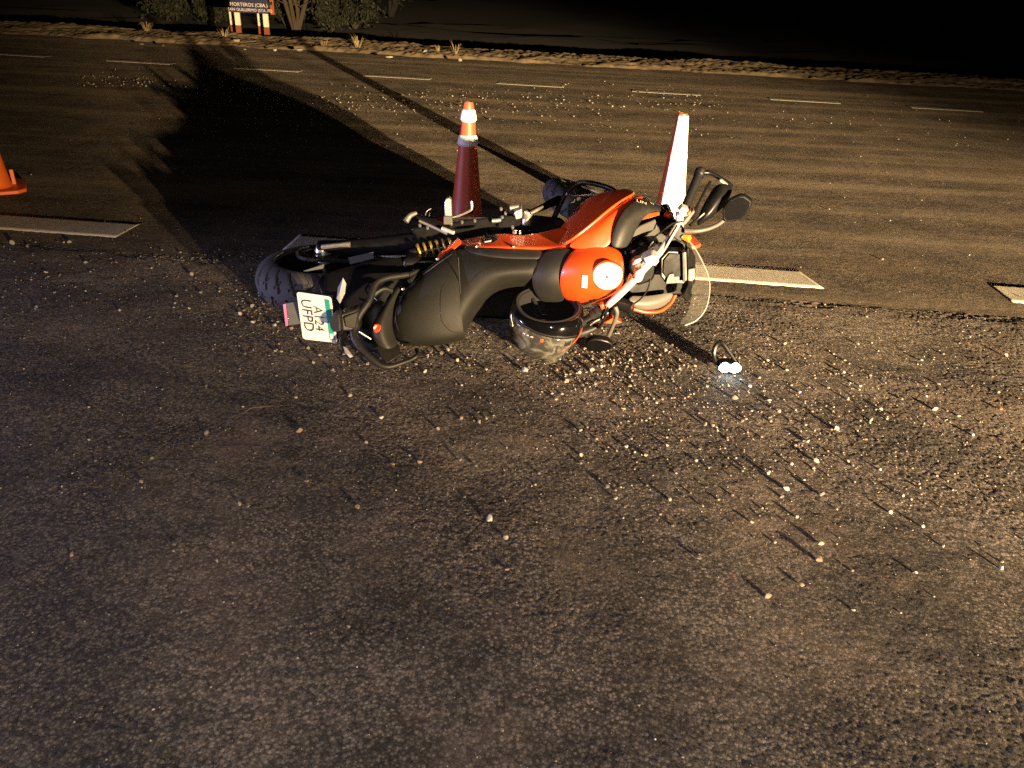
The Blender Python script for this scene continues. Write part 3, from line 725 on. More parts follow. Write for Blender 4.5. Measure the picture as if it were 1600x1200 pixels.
# swingarm and chain run
tube('swingarm', [P(498, 384, 3.46), P(540, 386, 3.45), P(600, 384, 3.43), P(670, 378, 3.40), P(720, 372, 3.40)], [.026, .034, .045, .055, .06], M_BLACK, bike, 12)
tube('brake_hose', [P(590, 470, 3.0), P(578, 455, 3.05), P(582, 430, 3.15), P(600, 412, 3.2)], .004, M_BLACK, bike, 8)
tube('swingarm_tensioner', [P(503, 386, 3.40), P(530, 383, 3.39), P(547, 382, 3.39)], [.011, .010, .013], M_SILVER, bike, 8)
link('swingarm_label', mesh_from(*prism_geo([P(544, 403, 3.31), P(583, 394, 3.31), P(584, 404, 3.31), P(547, 413, 3.31)], (0, .006, 0))), M_LABEL, bike)
prism('reflector', [P(473, 424, 3.13), P(506, 413, 3.13), P(505, 420, 3.13), P(480, 424, 3.13)], (0, .012, 0), M_LABEL, bike, .001)
# mudguard and under-tail body behind the seat
shell('rear_mudguard', [[(492, 432, 3.16), (540, 416, 3.18), (600, 404, 3.2), (660, 396, 3.24)],
                        [(500, 452, 3.10), (545, 440, 3.10), (600, 428, 3.12), (660, 412, 3.2)],
                        [(508, 478, 3.06), (550, 466, 3.06), (590, 452, 3.08), (640, 436, 3.15)],
                        [(512, 505, 3.04), (552, 500, 3.02), (585, 490, 3.02), (625, 470, 3.1)]], .03, M_BLACK, bike)
shell('tail_underside', [[(540, 500, 3.0), (575, 480, 3.0), (605, 460, 3.05)], [(552, 525, 2.98), (580, 515, 2.95), (612, 510, 3.0)], [(570, 548, 2.95), (595, 548, 2.9), (625, 545, 2.98)]], .05, M_BLACK, bike)
# number plate
c4 = [G(463, 456, .272), G(517, 464, .268), G(527, 536, .045), G(473, 530, .048)]
def q2(a, b_):       # bilinear place on the plate, a to the right, b down in the photograph
    return c4[0]*(1-a)*(1-b_) + c4[1]*a*(1-b_) + c4[2]*a*b_ + c4[3]*(1-a)*b_
pn = (c4[1]-c4[0]).cross(c4[3]-c4[0]).normalized()
if pn.y > 0: pn = -pn
ol = []
for (a, b_), (da, db) in (((0, 0), (1, 1)), ((1, 0), (-1, 1)), ((1, 1), (-1, -1)), ((0, 1), (1, -1))):
    ra, rb = .09, .055
    pp = [q2(a + da*ra*(1-math.sin(t)), b_ + db*rb*(1-math.cos(t))) for t in np.linspace(0, math.pi/2, 6)]
    ol += pp if (da*db < 0) else pp[::-1]
plate = prism('number_plate', ol, -pn*.003, M_WHITE, bike, .0008)
xd = (c4[3]-c4[0]).normalized(); yd = pn.cross(xd).normalized()
text('plate_digits', 'A124', .056, q2(.56, .50), xd, yd, M_INK, plate, .0025)
text('plate_letters', 'UFPD', .064, q2(.24, .46), xd, yd, M_INK, plate, .0025)
me = mesh_from(*prism_geo([q2(.80, .06), q2(.94, .06), q2(.94, .94), q2(.80, .94)], pn*.0015)); link('plate_band', me, M_GREEN, plate)
link('plate_flag', mesh_from(*prism_geo([q2(.82, .80), q2(.92, .80), q2(.92, .92), q2(.82, .92)], pn*.0022)), M_WHITE, plate)
prism('plate_backing', [q2(-.03, -.02) - pn*.004, q2(1.02, -.02) - pn*.004, q2(1.02, 1.0) - pn*.004, q2(-.03, 1.0) - pn*.004], -pn*.008, M_BLACK, bike, .002)
prism('rear_reflector', [P(447, 474, 2.93), P(466, 471, 2.93), P(471, 506, 2.90), P(451, 509, 2.90)], (0, .018, 0), M_LABEL, bike, .002)
prism('red_reflector_edge', [P(442, 476, 2.94), P(446.5, 474, 2.932), P(450.5, 509, 2.902), P(446, 510, 2.91)], (0, .014, 0), M_RED, bike, .001)
prism('plate_lamp', [P(514, 501, 2.80), P(521, 492, 2.80), P(530, 489, 2.80), P(533, 518, 2.77), P(520, 520, 2.77), P(515, 511, 2.78)], (0, .05, 0), M_GREY, bike, .006)
prism('plate_arm', [P(530, 490, 2.84), P(560, 482, 2.87), P(562, 518, 2.86), P(534, 519, 2.82)], (0, .06, 0), M_SATIN, bike, .01)
prism('plate_arm_cover', [P(537, 496, 2.825), P(560, 487, 2.86), P(556, 514, 2.85), P(540, 512, 2.825)], (0, .02, 0), M_GREY, bike, .005)
# turn signals on the tail
def gem(name, pts_, d, material):
    c = sum((Vector(p) for p in pts_), Vector())/len(pts_); n = len(pts_)
    vs = list(pts_) + [c + Vector((0, -d, d*.2)), c + Vector((0, d, 0))]
    return link(name, mesh_from(vs, [(i, (i+1) % n, n) for i in range(n)] + [(i, (i+1) % n, n+1) for i in range(n)]), material, bike, 20)
gem('turn_signal', [P(536, 434, 2.97), P(541, 443, 2.97), P(539, 458, 2.96), P(531, 475, 2.95), P(526, 466, 2.95), P(528, 449, 2.96)], .03, M_LENS)
tube('turn_signal_stem', [P(532, 470, 2.97), P(534, 484, 2.95), P(540, 495, 2.92)], .010, M_BLACK, bike, 8)
gem('turn_signal', [P(536, 541, 2.80), P(541, 543, 2.80), P(552, 557, 2.77), P(547, 559, 2.77), P(539, 552, 2.78)], .018, M_LENS)
tube('turn_signal_stem', [P(538, 546, 2.80), P(534, 532, 2.84), P(542, 518, 2.88)], .010, M_BLACK, bike, 8)
# luggage rack and grab rail
rail = [(637, 429, 3.08), (592, 439, 3.0), (577, 470, 2.93), (562, 492, 2.89), (553, 514, 2.86), (557, 535, 2.82), (577, 557, 2.785), (602, 573, 2.765), (632, 566, 2.79), (652, 556, 2.81), (651, 546, 2.86)]
geo = tube_geo([P(*q) for q in rail], [.013, .014, .014, .015, .016, .016, .015, .013, .009, .008, .009], 10, 5)
link('grab_rail', mesh_from(*geo), M_SATIN, bike)
prism('rack_plate', [P(588, 545, 2.80), P(604, 569, 2.775), P(625, 556, 2.80), P(622, 541, 2.86)], (0, .02, .004), M_SATIN, bike, .004)
tube('rack_rod', [P(561, 518, 2.88), P(580, 530, 2.88)], .004, M_SILVER, bike, 8)
tube('rack_strut', [P(577, 466, 2.95), P(598, 452, 2.98), P(612, 455, 3.0)], [.012, .010, .012], M_SATIN, bike, 8)
tube('rack_strut', [P(638, 430, 3.08), P(655, 424, 3.12), P(640, 440, 3.06)], [.012, .010, .012], M_SATIN, bike, 8)
tail = shell('tail_cowl', [[(612, 452, 3.03), (620, 450, 3.02), (632, 443, 3.05)], [(597, 480, 2.94), (606, 476, 2.92), (617, 466, 2.98)], [(579, 508, 2.87), (595, 505, 2.835), (612, 498, 2.92)],
               [(581, 528, 2.84), (598, 526, 2.815), (614, 522, 2.9)], [(596, 546, 2.82), (611, 545, 2.81), (624, 539, 2.88)]], .02, M_GREY, bike)
# pillion and rider seat
pil = shell('pillion_seat', [[(688, 403, 3.17), (692, 399, 3.165), (703, 391, 3.17), (712, 386, 3.18)], [(655, 428, 3.09), (664, 424, 3.065), (694, 410, 3.07), (714, 403, 3.10)],
    [(621, 468, 3.02), (634, 462, 2.975), (685, 440, 2.985), (716, 430, 3.015)], [(611, 498, 2.99), (624, 494, 2.925), (685, 482, 2.915), (719, 475, 2.945)],
    [(613, 520, 2.98), (625, 519, 2.905), (688, 517, 2.89), (723, 510, 2.92)], [(622, 533, 2.97), (634, 534, 2.90), (692, 532, 2.885), (725, 523, 2.92)], [(630, 540, 2.99), (642, 541.5, 2.94), (696, 540, 2.93), (727, 529, 2.96)], [(640, 541, 3.12), (655, 542, 3.10), (700, 539, 3.09), (727, 529, 3.10)]], .05, M_SEAT, bike)
rid = shell('rider_seat', [[(706, 385, 3.20), (745, 394, 3.12), (790, 402, 3.07), (846, 402, 3.06)], [(711, 408, 3.10), (750, 413, 3.03), (790, 416, 3.01), (836, 415, 3.01)],
    [(714, 440, 3.03), (750, 434, 2.985), (790, 428, 2.985), (831, 430, 2.995)], [(717, 480, 2.97), (746, 458, 2.99), (788, 438, 3.03), (833, 440, 3.03)],
    [(720, 516, 2.96), (738, 478, 3.03), (778, 447, 3.10), (832, 448, 3.10)], [(728, 523, 3.05), (742, 488, 3.12), (778, 454, 3.2), (832, 454, 3.2)]], .05, M_SEAT, bike)
shell('seat_side_panel', [[(722, 383, 3.20), (757, 385, 3.14), (800, 387, 3.12), (852, 388, 3.10)], [(726, 391, 3.15), (755, 399, 3.07), (796, 405, 3.045), (847, 404, 3.035)], [(727, 395, 3.15), (756, 402, 3.09), (796, 408, 3.07), (846, 408, 3.06)]], .02, M_GREY, bike)
shell('tank_side_panel', [[(852, 389, 3.08), (875, 388, 3.05), (898, 387, 3.035)], [(838, 410, 3.03), (862, 408, 2.995), (885, 406, 2.985)], [(829, 432, 3.0), (853, 432, 2.955), (875, 430, 2.96)],
    [(832, 455, 3.02), (855, 455, 2.965), (877, 455, 2.965)], [(848, 476, 3.09), (868, 475, 3.05), (885, 470, 3.02)]], .02, M_GREY, bike)
shell('red_side_panel', [[(714, 377, 3.28), (745, 369, 3.27), (793, 362, 3.25), (805, 369, 3.23), (850, 363, 3.23), (888, 350, 3.24)],
    [(722, 381, 3.22), (750, 377, 3.20), (795, 373, 3.19), (806, 377, 3.18), (850, 374, 3.17), (890, 369, 3.16)],
    [(738, 386, 3.16), (757, 386, 3.135), (797, 386, 3.115), (807, 386, 3.11), (850, 387, 3.09), (898, 387, 3.04)]], .012, M_RED, bike)
prism('red_stripe', [P(716, 375, 3.22), P(721, 381, 3.20), P(690, 406, 3.14), P(683, 405, 3.15), P(685, 400, 3.16)], (0, .03, .004), M_RED, bike, .003)
prism('panel_slot', [P(751, 378, 3.135), P(758, 374, 3.14), P(772, 372.5, 3.14), P(777, 375.5, 3.13), P(770, 379.5, 3.125), P(757, 380.5, 3.125)], (0, .06, 0), M_BLACK, bike, .001)
prism('panel_badge', [P(756, 377.6, 3.122), P(768, 375.2, 3.125), P(767, 377.6, 3.12), P(758, 379.2, 3.12)], (0, .06, 0), M_LENS, bike, .001)
# tank and fairing
tank = shell('fuel_tank', [[(899, 386, 3.03), (884, 405, 2.975), (876, 425, 2.95), (874, 447, 2.955), (880, 466, 2.995), (890, 472, 3.06)],
    [(916, 384, 3.01), (905, 405, 2.935), (900, 428, 2.905), (899, 452, 2.92), (897, 471, 2.97), (903, 478, 3.06)],
    [(935, 383, 3.0), (930, 405, 2.915), (926, 430, 2.88), (924, 455, 2.90), (916, 472, 2.965), (918, 476, 3.06)],
    [(954, 385, 3.0), (953, 403, 2.915), (951, 430, 2.87), (949, 453, 2.90), (943, 467, 2.965), (945, 470, 3.06)],
    [(966, 391, 3.01), (968, 404, 2.945), (970, 428, 2.91), (967, 446, 2.935), (957, 461, 2.985), (960, 464, 3.06)],
    [(971, 396, 3.05), (975, 406, 3.01), (977, 428, 2.98), (973, 447, 3.0), (961, 463, 3.04), (963, 465, 3.09)]], .02, M_RED, bike)
edge = [(880, 388, 3.03), (907, 368, 3.025), (931, 349, 3.055), (953, 330, 3.095), (975, 314, 3.145), (994, 305, 3.20)]
shell('fairing_blade', [[edge[0], (914, 389, 2.99), (954, 389, 2.985)], [edge[1], (932, 367, 3.0), (956, 366, 3.01)], [edge[2], (947, 347, 3.03), (962, 347, 3.045)],
    [edge[3], (964, 329, 3.075), (973, 328, 3.085)], [edge[4], (982, 314, 3.13), (989, 314, 3.135)], [edge[5], (1001, 306, 3.18), (1008, 309, 3.175)]], .012, M_RED, bike)
outer = [(866, 378, 3.27), (886, 348, 3.37), (905, 322, 3.44), (930, 307, 3.47), (957, 300, 3.47), (984, 298, 3.44)]
mids = [tuple((np.array(a)*.5 + np.array(b_)*.5) + np.array((0, 0, -.015))) for a, b_ in zip(edge, outer)]
shell('fairing_side', [list(r_) for r_ in zip(edge, mids, outer)], .012, M_RED, bike)
intake = shell('intake_cover', [[(953, 386, 2.985), (965, 388, 2.975), (980, 389, 3.01)], [(957, 364, 3.0), (971, 369, 2.985), (989, 372, 3.025)], [(965, 341, 3.03), (981, 346, 3.015), (998, 350, 3.06)],
    [(978, 322, 3.075), (995, 328, 3.06), (1012, 334, 3.10)], [(997, 309, 3.14), (1015, 317, 3.12), (1033, 327, 3.14)], [(1014, 308, 3.22), (1032, 319, 3.19), (1047, 333, 3.18)], [(1012, 310, 3.32), (1034, 322, 3.3), (1050, 336, 3.26)]], .012, M_SATIN, bike)
prism('intake_panel', [P(1000, 353, 3.07), P(1024, 343, 3.09), P(1028, 357, 3.08), P(1005, 364, 3.05), P(984, 373, 3.04), P(988, 363, 3.05)], (0, .02, 0), M_PALE, bike, .004)
prism('red_inlay', [P(1000, 342.5, 3.085), P(1008, 335, 3.10), P(1030, 331, 3.12), P(1031, 336, 3.11), P(1003, 344, 3.08)], (0, .02, 0), M_RED, bike, .002)
def ball(name, c, rx, ry, rz, material, parent, sub=3):
    bm = bmesh.new(); bmesh.ops.create_icosphere(bm, subdivisions=sub, radius=1)
    for v in bm.verts: v.co = Vector((v.co.x*rx, v.co.y*ry, v.co.z*rz)) + Vector(c) - ORG
    me = bpy.data.meshes.new('mesh'); bm.to_mesh(me); bm.free(); return link(name, me, material, parent, 180)
ball('reservoir_cap', P(1045, 335, 3.13), .020, .018, .014, M_RED, bike)
# cockpit behind the handlebar
prism('cockpit_well', [P(976, 392, 3.12), P(986, 374, 3.13), P(1000, 364, 3.14), P(1030, 350, 3.16), P(1056, 345, 3.18), P(1066, 372, 3.18), P(1084, 392, 3.2), P(1082, 440, 3.2), P(1066, 462, 3.18), P(1040, 462, 3.16), P(1000, 472, 3.12), P(976, 452, 3.10)], (0, .22, .02), M_BLACK, bike, .01)
prism('steering_head', [P(984, 392, 3.06), P(1000, 380, 3.06), P(1030, 378, 3.06), P(1038, 398, 3.06), P(1020, 440, 3.05), P(996, 448, 3.05), P(982, 420, 3.05)], (0, .1, 0), M_BLACK, bike, .012)
for a, b_ in (((1013, 391), (1021, 378)), ((1018, 394), (1024, 381)), ((988, 394), (992, 391))):
    tube('cable', [P(*a, 3.045), P((a[0]+b_[0])/2-1, (a[1]+b_[1])/2, 3.035), P(*b_, 3.045)], .004, M_BRIGHT, bike, 8)
dash_ = prism('instrument_panel', [P(1032, 404, 3.02), P(1044, 391, 3.03), P(1074, 392, 3.04), P(1075, 438, 3.03), P(1068, 445, 3.02), P(1040, 443, 3.01), P(1032, 432, 3.01)], (0, .05, 0), M_BLACK, bike, .006)
prism('display', [P(1037, 407, 3.012), P(1046, 396, 3.02), P(1066, 397, 3.027), P(1067, 432, 3.018), P(1042, 434, 3.006), P(1036, 427, 3.006)], (0, .02, 0), M_MIRROR, dash_, .002)
prism('display_hood', [P(1042, 436, 3.0), P(1046, 428, 3.005), P(1053, 427, 3.005), P(1057, 443, 3.0), P(1040, 444, 2.998)], (0, .02, 0), M_STEEL, dash_, .002)
prism('switch_strip', [P(1066, 394, 3.01), P(1070, 394, 3.01), P(1071, 440, 3.0), P(1067, 441, 3.0)], (0, .02, 0), M_STEEL, dash_, .002)
prism('screen_bracket', [P(1074, 386, 3.06), P(1082, 392, 3.08), P(1087, 402, 3.09), P(1087, 440, 3.07), P(1080, 452, 3.06), P(1079, 470, 3.05), P(1072, 472, 3.05), P(1066, 462, 3.06), P(1074, 445, 3.05)], (0, .06, 0), M_BLACK, bike, .005)
prism('screen_catch', [P(1075.5, 421, 3.045), P(1086, 419, 3.05), P(1086.5, 436, 3.045), P(1081, 440, 3.04), P(1075, 439, 3.04)], (0, .03, 0), M_PALE, bike, .003)
scr = shell('windscreen', [[(1071, 371, 3.10), (1080, 378, 3.14), (1086, 388, 3.2)], [(1077, 392, 3.09), (1090, 400, 3.14), (1098, 410, 3.22)], [(1081, 420, 3.07), (1097, 425, 3.13), (1107, 432, 3.23)], [(1083, 450, 3.06), (1098, 452, 3.12), (1109, 455, 3.23)],
    [(1080, 475, 3.06), (1093, 480, 3.12), (1103, 482, 3.22)], [(1072, 495, 3.09), (1081, 498, 3.13), (1089, 500, 3.2)], [(1060, 506, 3.14), (1065, 508, 3.15), (1070, 509, 3.18)]], .003, M_SCREEN, bike)
tube('windscreen_rim', [P(*q) for q in ((1072, 372, 3.11), (1086, 388, 3.2), (1098, 410, 3.22), (1107, 432, 3.23), (1109, 455, 3.23), (1103, 482, 3.22), (1089, 500, 3.2), (1070, 509, 3.18))], .0028, M_EDGE, bike, 6)
shell('lower_fairing', [[(980, 461, 3.05), (1005, 464, 3.06), (1032, 460, 3.09), (1054, 456, 3.12)], [(986, 473, 3.02), (1008, 476, 3.03), (1032, 473, 3.06), (1050, 466, 3.10)], [(992, 482, 3.04), (1010, 485, 3.05), (1030, 483, 3.08), (1044, 474, 3.12)]], .02, M_PALE, bike)
tube('lower_fairing_edge', [P(*q) for q in ((990, 483, 3.045), (1010, 488, 3.05), (1032, 486, 3.08), (1048, 474, 3.12), (1055, 461, 3.14))], .007, M_RED, bike, 8)
prism('lower_cowl', [P(960, 470, 3.10), P(1045, 470, 3.16), P(1030, 484, 3.14), P(1000, 488, 3.10), P(965, 500, 3.06), P(950, 495, 3.06)], (0, .16, 0), M_BLACK, bike, .01)
prism('red_lower_panel', [P(943, 505, 3.03), P(957, 497, 3.03), P(972, 504, 3.03), P(962, 507, 3.03)], (0, .05, 0), M_RED, bike, .003)
# handlebar with its clamps, grips and controls
bar = tube('handlebar', [P(*q) for q in ((1070, 326, 3.12), (1060, 348, 3.08), (1048, 368, 3.04), (1030, 395, 2.98), (1012, 413, 2.945), (988, 440, 2.92), (962, 466, 2.92), (944, 482, 2.93), (926, 494, 2.94))], [.012, .012, .012, .015, .017, .016, .015, .012, .012], M_BRIGHT, bike, 14)
def slab(name, pts_, y, d, material, bev=.005): return prism(name, [P(px, py, y) for px, py in pts_], (0, d, d*.2) if d > 0 else (0, -d, d*.42), material, bike, bev)
slab('bar_clamp', ((1006, 404), (1020, 399), (1029, 402), (1030, 410), (1024, 416), (1013, 414), (1008, 410)), 2.925, .05, M_BRIGHT)
slab('bar_clamp', ((992, 426), (1004, 419), (1008, 428), (1003, 440), (996, 443), (991, 437)), 2.90, .05, M_BRIGHT)
slab('clamp_bolt_plate', ((988, 414), (992, 407), (1002, 403), (1005, 409), (1000, 418), (991, 418)), 2.95, .03, M_BRIGHT, .003)
slab('clamp_block', ((999, 416), (1005, 409), (1008, 412), (1001, 421)), 2.935, .03, M_LABEL, .002)
slab('bar_side_bracket', ((981, 437), (985, 430), (988, 433), (984, 441)), 2.93, .02, M_BRIGHT, .002)
gp = [P(1070, 326, 3.12), P(1092, 273, 3.225)]
tube('grip', gp, .0185, M_GRIP, bike, 16)
lathe('bar_end', gp[1], gp[1]-gp[0], [(.012, -.012), (.021, -.010), (.022, -.004), (.019, -.003), (.022, .004), (.022, .022), (.015, .030)], M_STEEL, bike, 20)
slab('switch_box', ((1060, 330), (1066, 324), (1077, 328), (1075, 338), (1064, 340)), 3.06, .04, M_BRIGHT)
slab('switch_box', ((1057, 337), (1068, 336), (1069, 344), (1063, 352), (1057, 349)), 3.05, .04, M_BRIGHT)
slab('master_cylinder', ((1066, 349), (1073, 340), (1084, 328), (1086, 332), (1076, 346), (1070, 353)), 3.07, .03, M_PALE, .003)
slab('switch_button', ((1074, 333), (1079, 329), (1080, 334), (1076, 338)), 3.05, .02, M_RED, .002)
slab('control_cluster', ((1046, 352), (1058, 350), (1066, 356), (1072, 366), (1064, 380), (1052, 372)), 3.08, .05, M_STEEL, .006)
tube('clutch_lever', [P(1082, 342, 3.09), P(1088, 325, 3.11), P(1098, 305, 3.15), P(1110, 284, 3.19)], [.008, .006, .005, .007], M_BLACK, bike, 8)
hg = shell('hand_guard', [[(1117, 289, 3.20), (1131, 286, 3.165), (1145, 290, 3.20)], [(1109, 303, 3.17), (1126, 303, 3.12), (1143, 304, 3.17)], [(1099, 319, 3.145), (1116, 322, 3.10), (1132, 323, 3.15)], [(1091, 338, 3.125), (1103, 339, 3.09), (1116, 337, 3.12)], [(1088, 351, 3.12), (1092, 352, 3.11), (1098, 349, 3.12)]], .008, M_BLACK, bike)
tube('hand_guard_frame', [P(1093, 270, 3.225), P(1108, 270, 3.23), P(1121, 276, 3.22), P(1138, 287, 3.2), P(1144, 292, 3.19)], [.011, .009, .009, .010, .008], M_BLACK, bike, 10)
tube('hand_guard_arm', [P(1078, 352, 3.08), P(1090, 342, 3.10), P(1100, 333, 3.11)], [.007, .006, .006], M_BLACK, bike, 8)
slab('guard_pad', ((1124, 281), (1128, 280), (1138, 288), (1136, 291), (1125, 285)), 3.18, .012, M_LABEL, .002)
def mirror(stem, rad, head, depth, inset):
    tube('mirror_stem', stem, rad, M_PALE, bike, 10)
    c = sum(head, Vector())/len(head)
    hd = prism('mirror', head, depth, M_BLACK, bike, .006)
    prism('mirror_glass', [c + (p-c)*.86 - Vector(depth)*inset for p in head], Vector(depth)*.05, M_MIRROR, hd, .001)
mirror([P(1070, 361, 3.07), P(1088, 361, 3.06), P(1105, 358, 3.07), P(1120, 352, 3.09), P(1131, 344, 3.11)], [.011, .009, .008, .008, .009],
       [P(px, py, 3.09) for px, py in ((1129, 342), (1129, 327), (1140, 313), (1156, 305.5), (1164, 306), (1175, 314), (1174, 322), (1166, 336), (1152, 345.5), (1133, 348))], (.006, .025, .006), .06)
gem('turn_signal', [P(1064, 371, 3.07), P(1068, 367, 3.07), P(1079, 367, 3.08), P(1081, 373, 3.08), P(1076, 379, 3.08), P(1067, 374, 3.07)], .02, M_AMBER)
# right-hand end of the bar, on the ground
tube('grip', [P(926, 494, 2.94), P(905, 508, 2.94)], .018, M_GRIP, bike, 14)
lathe('throttle_housing', P(932, 489, 2.94), P(950, 478, 2.93)-P(926, 494, 2.94), [(.018, -.025), (.025, -.022), (.025, -.008), (.022, -.006), (.022, .004), (.026, .006), (.026, .022), (.018, .026)], M_SATIN, bike, 20)
slab('switch_box', ((937, 478), (944, 475), (951, 487), (946, 492), (940, 489)), 2.915, .04, M_STEEL, .004)
slab('kill_switch', ((937, 477), (942, 475), (945, 482), (940, 484)), 2.905, .02, M_RED, .002)
tube('brake_lever', [P(950, 488, 2.93), P(940, 497, 2.92), P(930, 502, 2.91), P(922, 508, 2.905)], [.008, .006, .005, .006], M_STEEL, bike, 8)
tube('brake_reservoir', [P(962, 472, 2.98), P(987, 482, 2.95)], [.030, .026], M_BLACK, bike, 18)
shell('hand_guard', [[(897, 512, 2.96), (915, 506, 2.97), (932, 502, 2.98)], [(894, 522, 2.92), (914, 518, 2.92), (934, 510, 2.94)], [(897, 531, 2.93), (914, 527, 2.93), (932, 518, 2.95)]], .008, M_SATIN, bike)
tube('cable', [P(950, 480, 2.90), P(942, 503, 2.90), P(934, 512, 2.92), P(934, 506, 2.97)], .005, M_BLACK, bike, 8)
mc = G(935, 540, .03)
head = [mc + Vector((math.cos(t)*.060 + .006*math.cos(2*t), -.004 - .010*math.sin(t), math.sin(t)*.036)) for t in np.linspace(0, 2*math.pi, 15)[:-1]]
mirror([P(961, 479, 2.93), P(964, 490, 2.93), P(958, 508, 2.95), P(951, 524, 2.98)], [.010, .009, .009, .009], head, (.0, .03, .010), .05)
# engine bay on the side that now faces the sky
slab('engine_side', ((640, 356), (690, 350), (730, 342), (770, 338), (800, 334), (840, 336), (878, 340), (888, 354), (850, 370), (800, 372), (720, 382), (680, 382), (650, 374)), 3.36, -.34, M_BLACK, .012)
slab('engine_block', ((700, 372), (850, 366), (880, 380), (860, 470), (790, 470), (740, 440)), 3.30, -.38, M_BLACK, .02)
slab('radiator', ((880, 350), (930, 330), (975, 345), (985, 470), (900, 475)), 3.32, -.25, M_BLACK, .01)
bevel(link('engine_gap_block', mesh_from(*box_geo((-.04, 3.42, .15), (.34, 0, 0), (0, .16, 0), (0, 0, .125))), M_BLACK, bike), .02)  # unseen block, added to stop light passing under the engine
bevel(link('rear_gap_block', mesh_from(*box_geo((-.50, 3.30, .10), (.17, .02, 0), (0, .11, 0), (0, 0, .07))), M_BLACK, bike), .03)  # unseen block, added to close the lit gap beside the rear wheel
bevel(link('seat_gap_block', mesh_from(*box_geo((-.40, 3.28, .25), (.10, .02, 0), (0, .09, 0), (0, 0, .08))), M_BLACK, bike), .02)  # unseen block, added to keep light out of the shadow below the seat
slab('headlamp_nose', ((992, 352), (1050, 350), (1074, 388), (1078, 440), (1045, 462), (985, 468)), 3.36, -.34, M_BLACK, .03)  # unseen nose of the bike, added to widen its cast shadow
lathe('clutch_cover', P(775, 352, 3.42), (.0, -.1, 1), [(.075, -.02), (.075, .008), (.055, .02), (.02, .024)], M_STEEL, bike, 28)
tube('shift_rod', [P(706, 343, 3.37), P(735, 341, 3.37), P(765, 341, 3.37), P(790, 342, 3.36)], .006, M_STEEL, bike, 8)
for a, b_, r in (((769, 345), (783, 344), .010), ((797, 325), (811, 323), .012), ((806, 338), (813, 331), .016)):
    tube('engine_fitting', [P(*a, 3.34), P(*b_, 3.34)], r, M_SILVER, bike, 12)
slab('water_pump', ((803, 334), (806, 329), (815, 327), (816, 341), (806, 344)), 3.30, .05, M_SILVER, .004)
lathe('oil_filter', P(824, 340, 3.36), (.1, 0, 1), [(.022, -.03), (.024, -.01), (.022, 0), (.024, .005), (.024, .03), (.016, .035)], M_SILVER, bike, 18)
tube('coolant_hose', [P(830, 332, 3.36), P(845, 325, 3.38), P(862, 317, 3.42), P(874, 312, 3.46)], [.012, .014, .018, .02], M_BLACK, bike, 10)
tube('hose_joint', [P(829, 333, 3.33), P(839, 328, 3.34), P(848, 323, 3.36)], [.008, .009, .006], M_PALE, bike, 10)
for px, py, y in ((783, 326, 3.38), (790, 333, 3.37), (785, 340, 3.36), (801, 355, 3.25), (705, 349, 3.35), (722, 347, 3.36), (742, 345, 3.36), (656, 352, 3.36), (668, 356, 3.36), (803, 362.5, 3.23)):
    lathe('bolt', P(px, py, y), (0, -.5, .8), [(.005, -.01), (.007, 0), (.006, .005)], M_SILVER, bike, 8)
text('panel_mark', 'T S', .022, P(809, 363, 3.215), (1, 0, 0), (0, .3, 1), M_LETTER, bike, .001)
# footrest, gear lever, side stand, shock absorber
prism('footrest', [P(694.5, 338, 3.35), P(694.5, 316, 3.36), P(697, 310, 3.36), P(702, 309, 3.36), P(705, 313, 3.36), P(705.5, 338, 3.35)], (0, .035, 0), M_SILVER, bike, .004)
prism('footrest_bracket', [P(693, 338, 3.345), P(706, 338, 3.345), P(706.5, 351, 3.33), P(693, 351, 3.33)], (0, .045, 0), M_PALE, bike, .003)
tube('gear_lever', [P(706, 341, 3.38), P(722, 335, 3.38), P(735, 328.5, 3.38), P(737, 324, 3.38), P(736.5, 314, 3.38)], [.006, .005, .006, .007, .007], M_SILVER, bike, 8)
tube('side_stand', [P(655, 345, 3.36), P(675, 354, 3.34), P(698, 365, 3.30)], [.006, .007, .006], M_SILVER, bike, 8)
tube('side_stand_spring', [P(691, 357, 3.32), P(709, 364, 3.29)], .009, M_BRIGHT, bike, 10)
tube('side_stand_tube', [P(652, 341, 3.40), P(675, 347, 3.38), P(705, 360, 3.34)], .014, M_BLACK, bike, 10)
tube('pillion_footrest', [P(634, 346, 3.38), P(641, 337, 3.40), P(650, 333, 3.42)], [.015, .012, .010], M_SILVER, bike, 10)
tube('pillion_footrest_bracket', [P(648, 336, 3.42), P(662, 342, 3.42), P(690, 352, 3.40)], .012, M_BLACK, bike, 10)
for dx in (0, 6): tube('rear_brake_hose', [P(664+dx, 338, 3.46), P(667+dx, 330, 3.47), P(675+dx, 325, 3.48)], .003, M_STEEL, bike, 6)
s0, s1 = P(652, 394, 3.28), P(706, 384, 3.30); ax = (s1-s0); fa, fb, fn = frame(ax); hel = []
for k in range(91):
    t = k/90; ph = t*2*math.pi*5.5; hel.append(s0 + ax*t + (fa*math.cos(ph) + fb*math.sin(ph))*.034)
link('shock_spring', mesh_from(*tube_geo(hel, .0055, 8, 1, False)), M_GOLD, bike)
tube('shock_absorber', [s0 - ax*.2, s1], .019, M_STEEL, bike, 14)
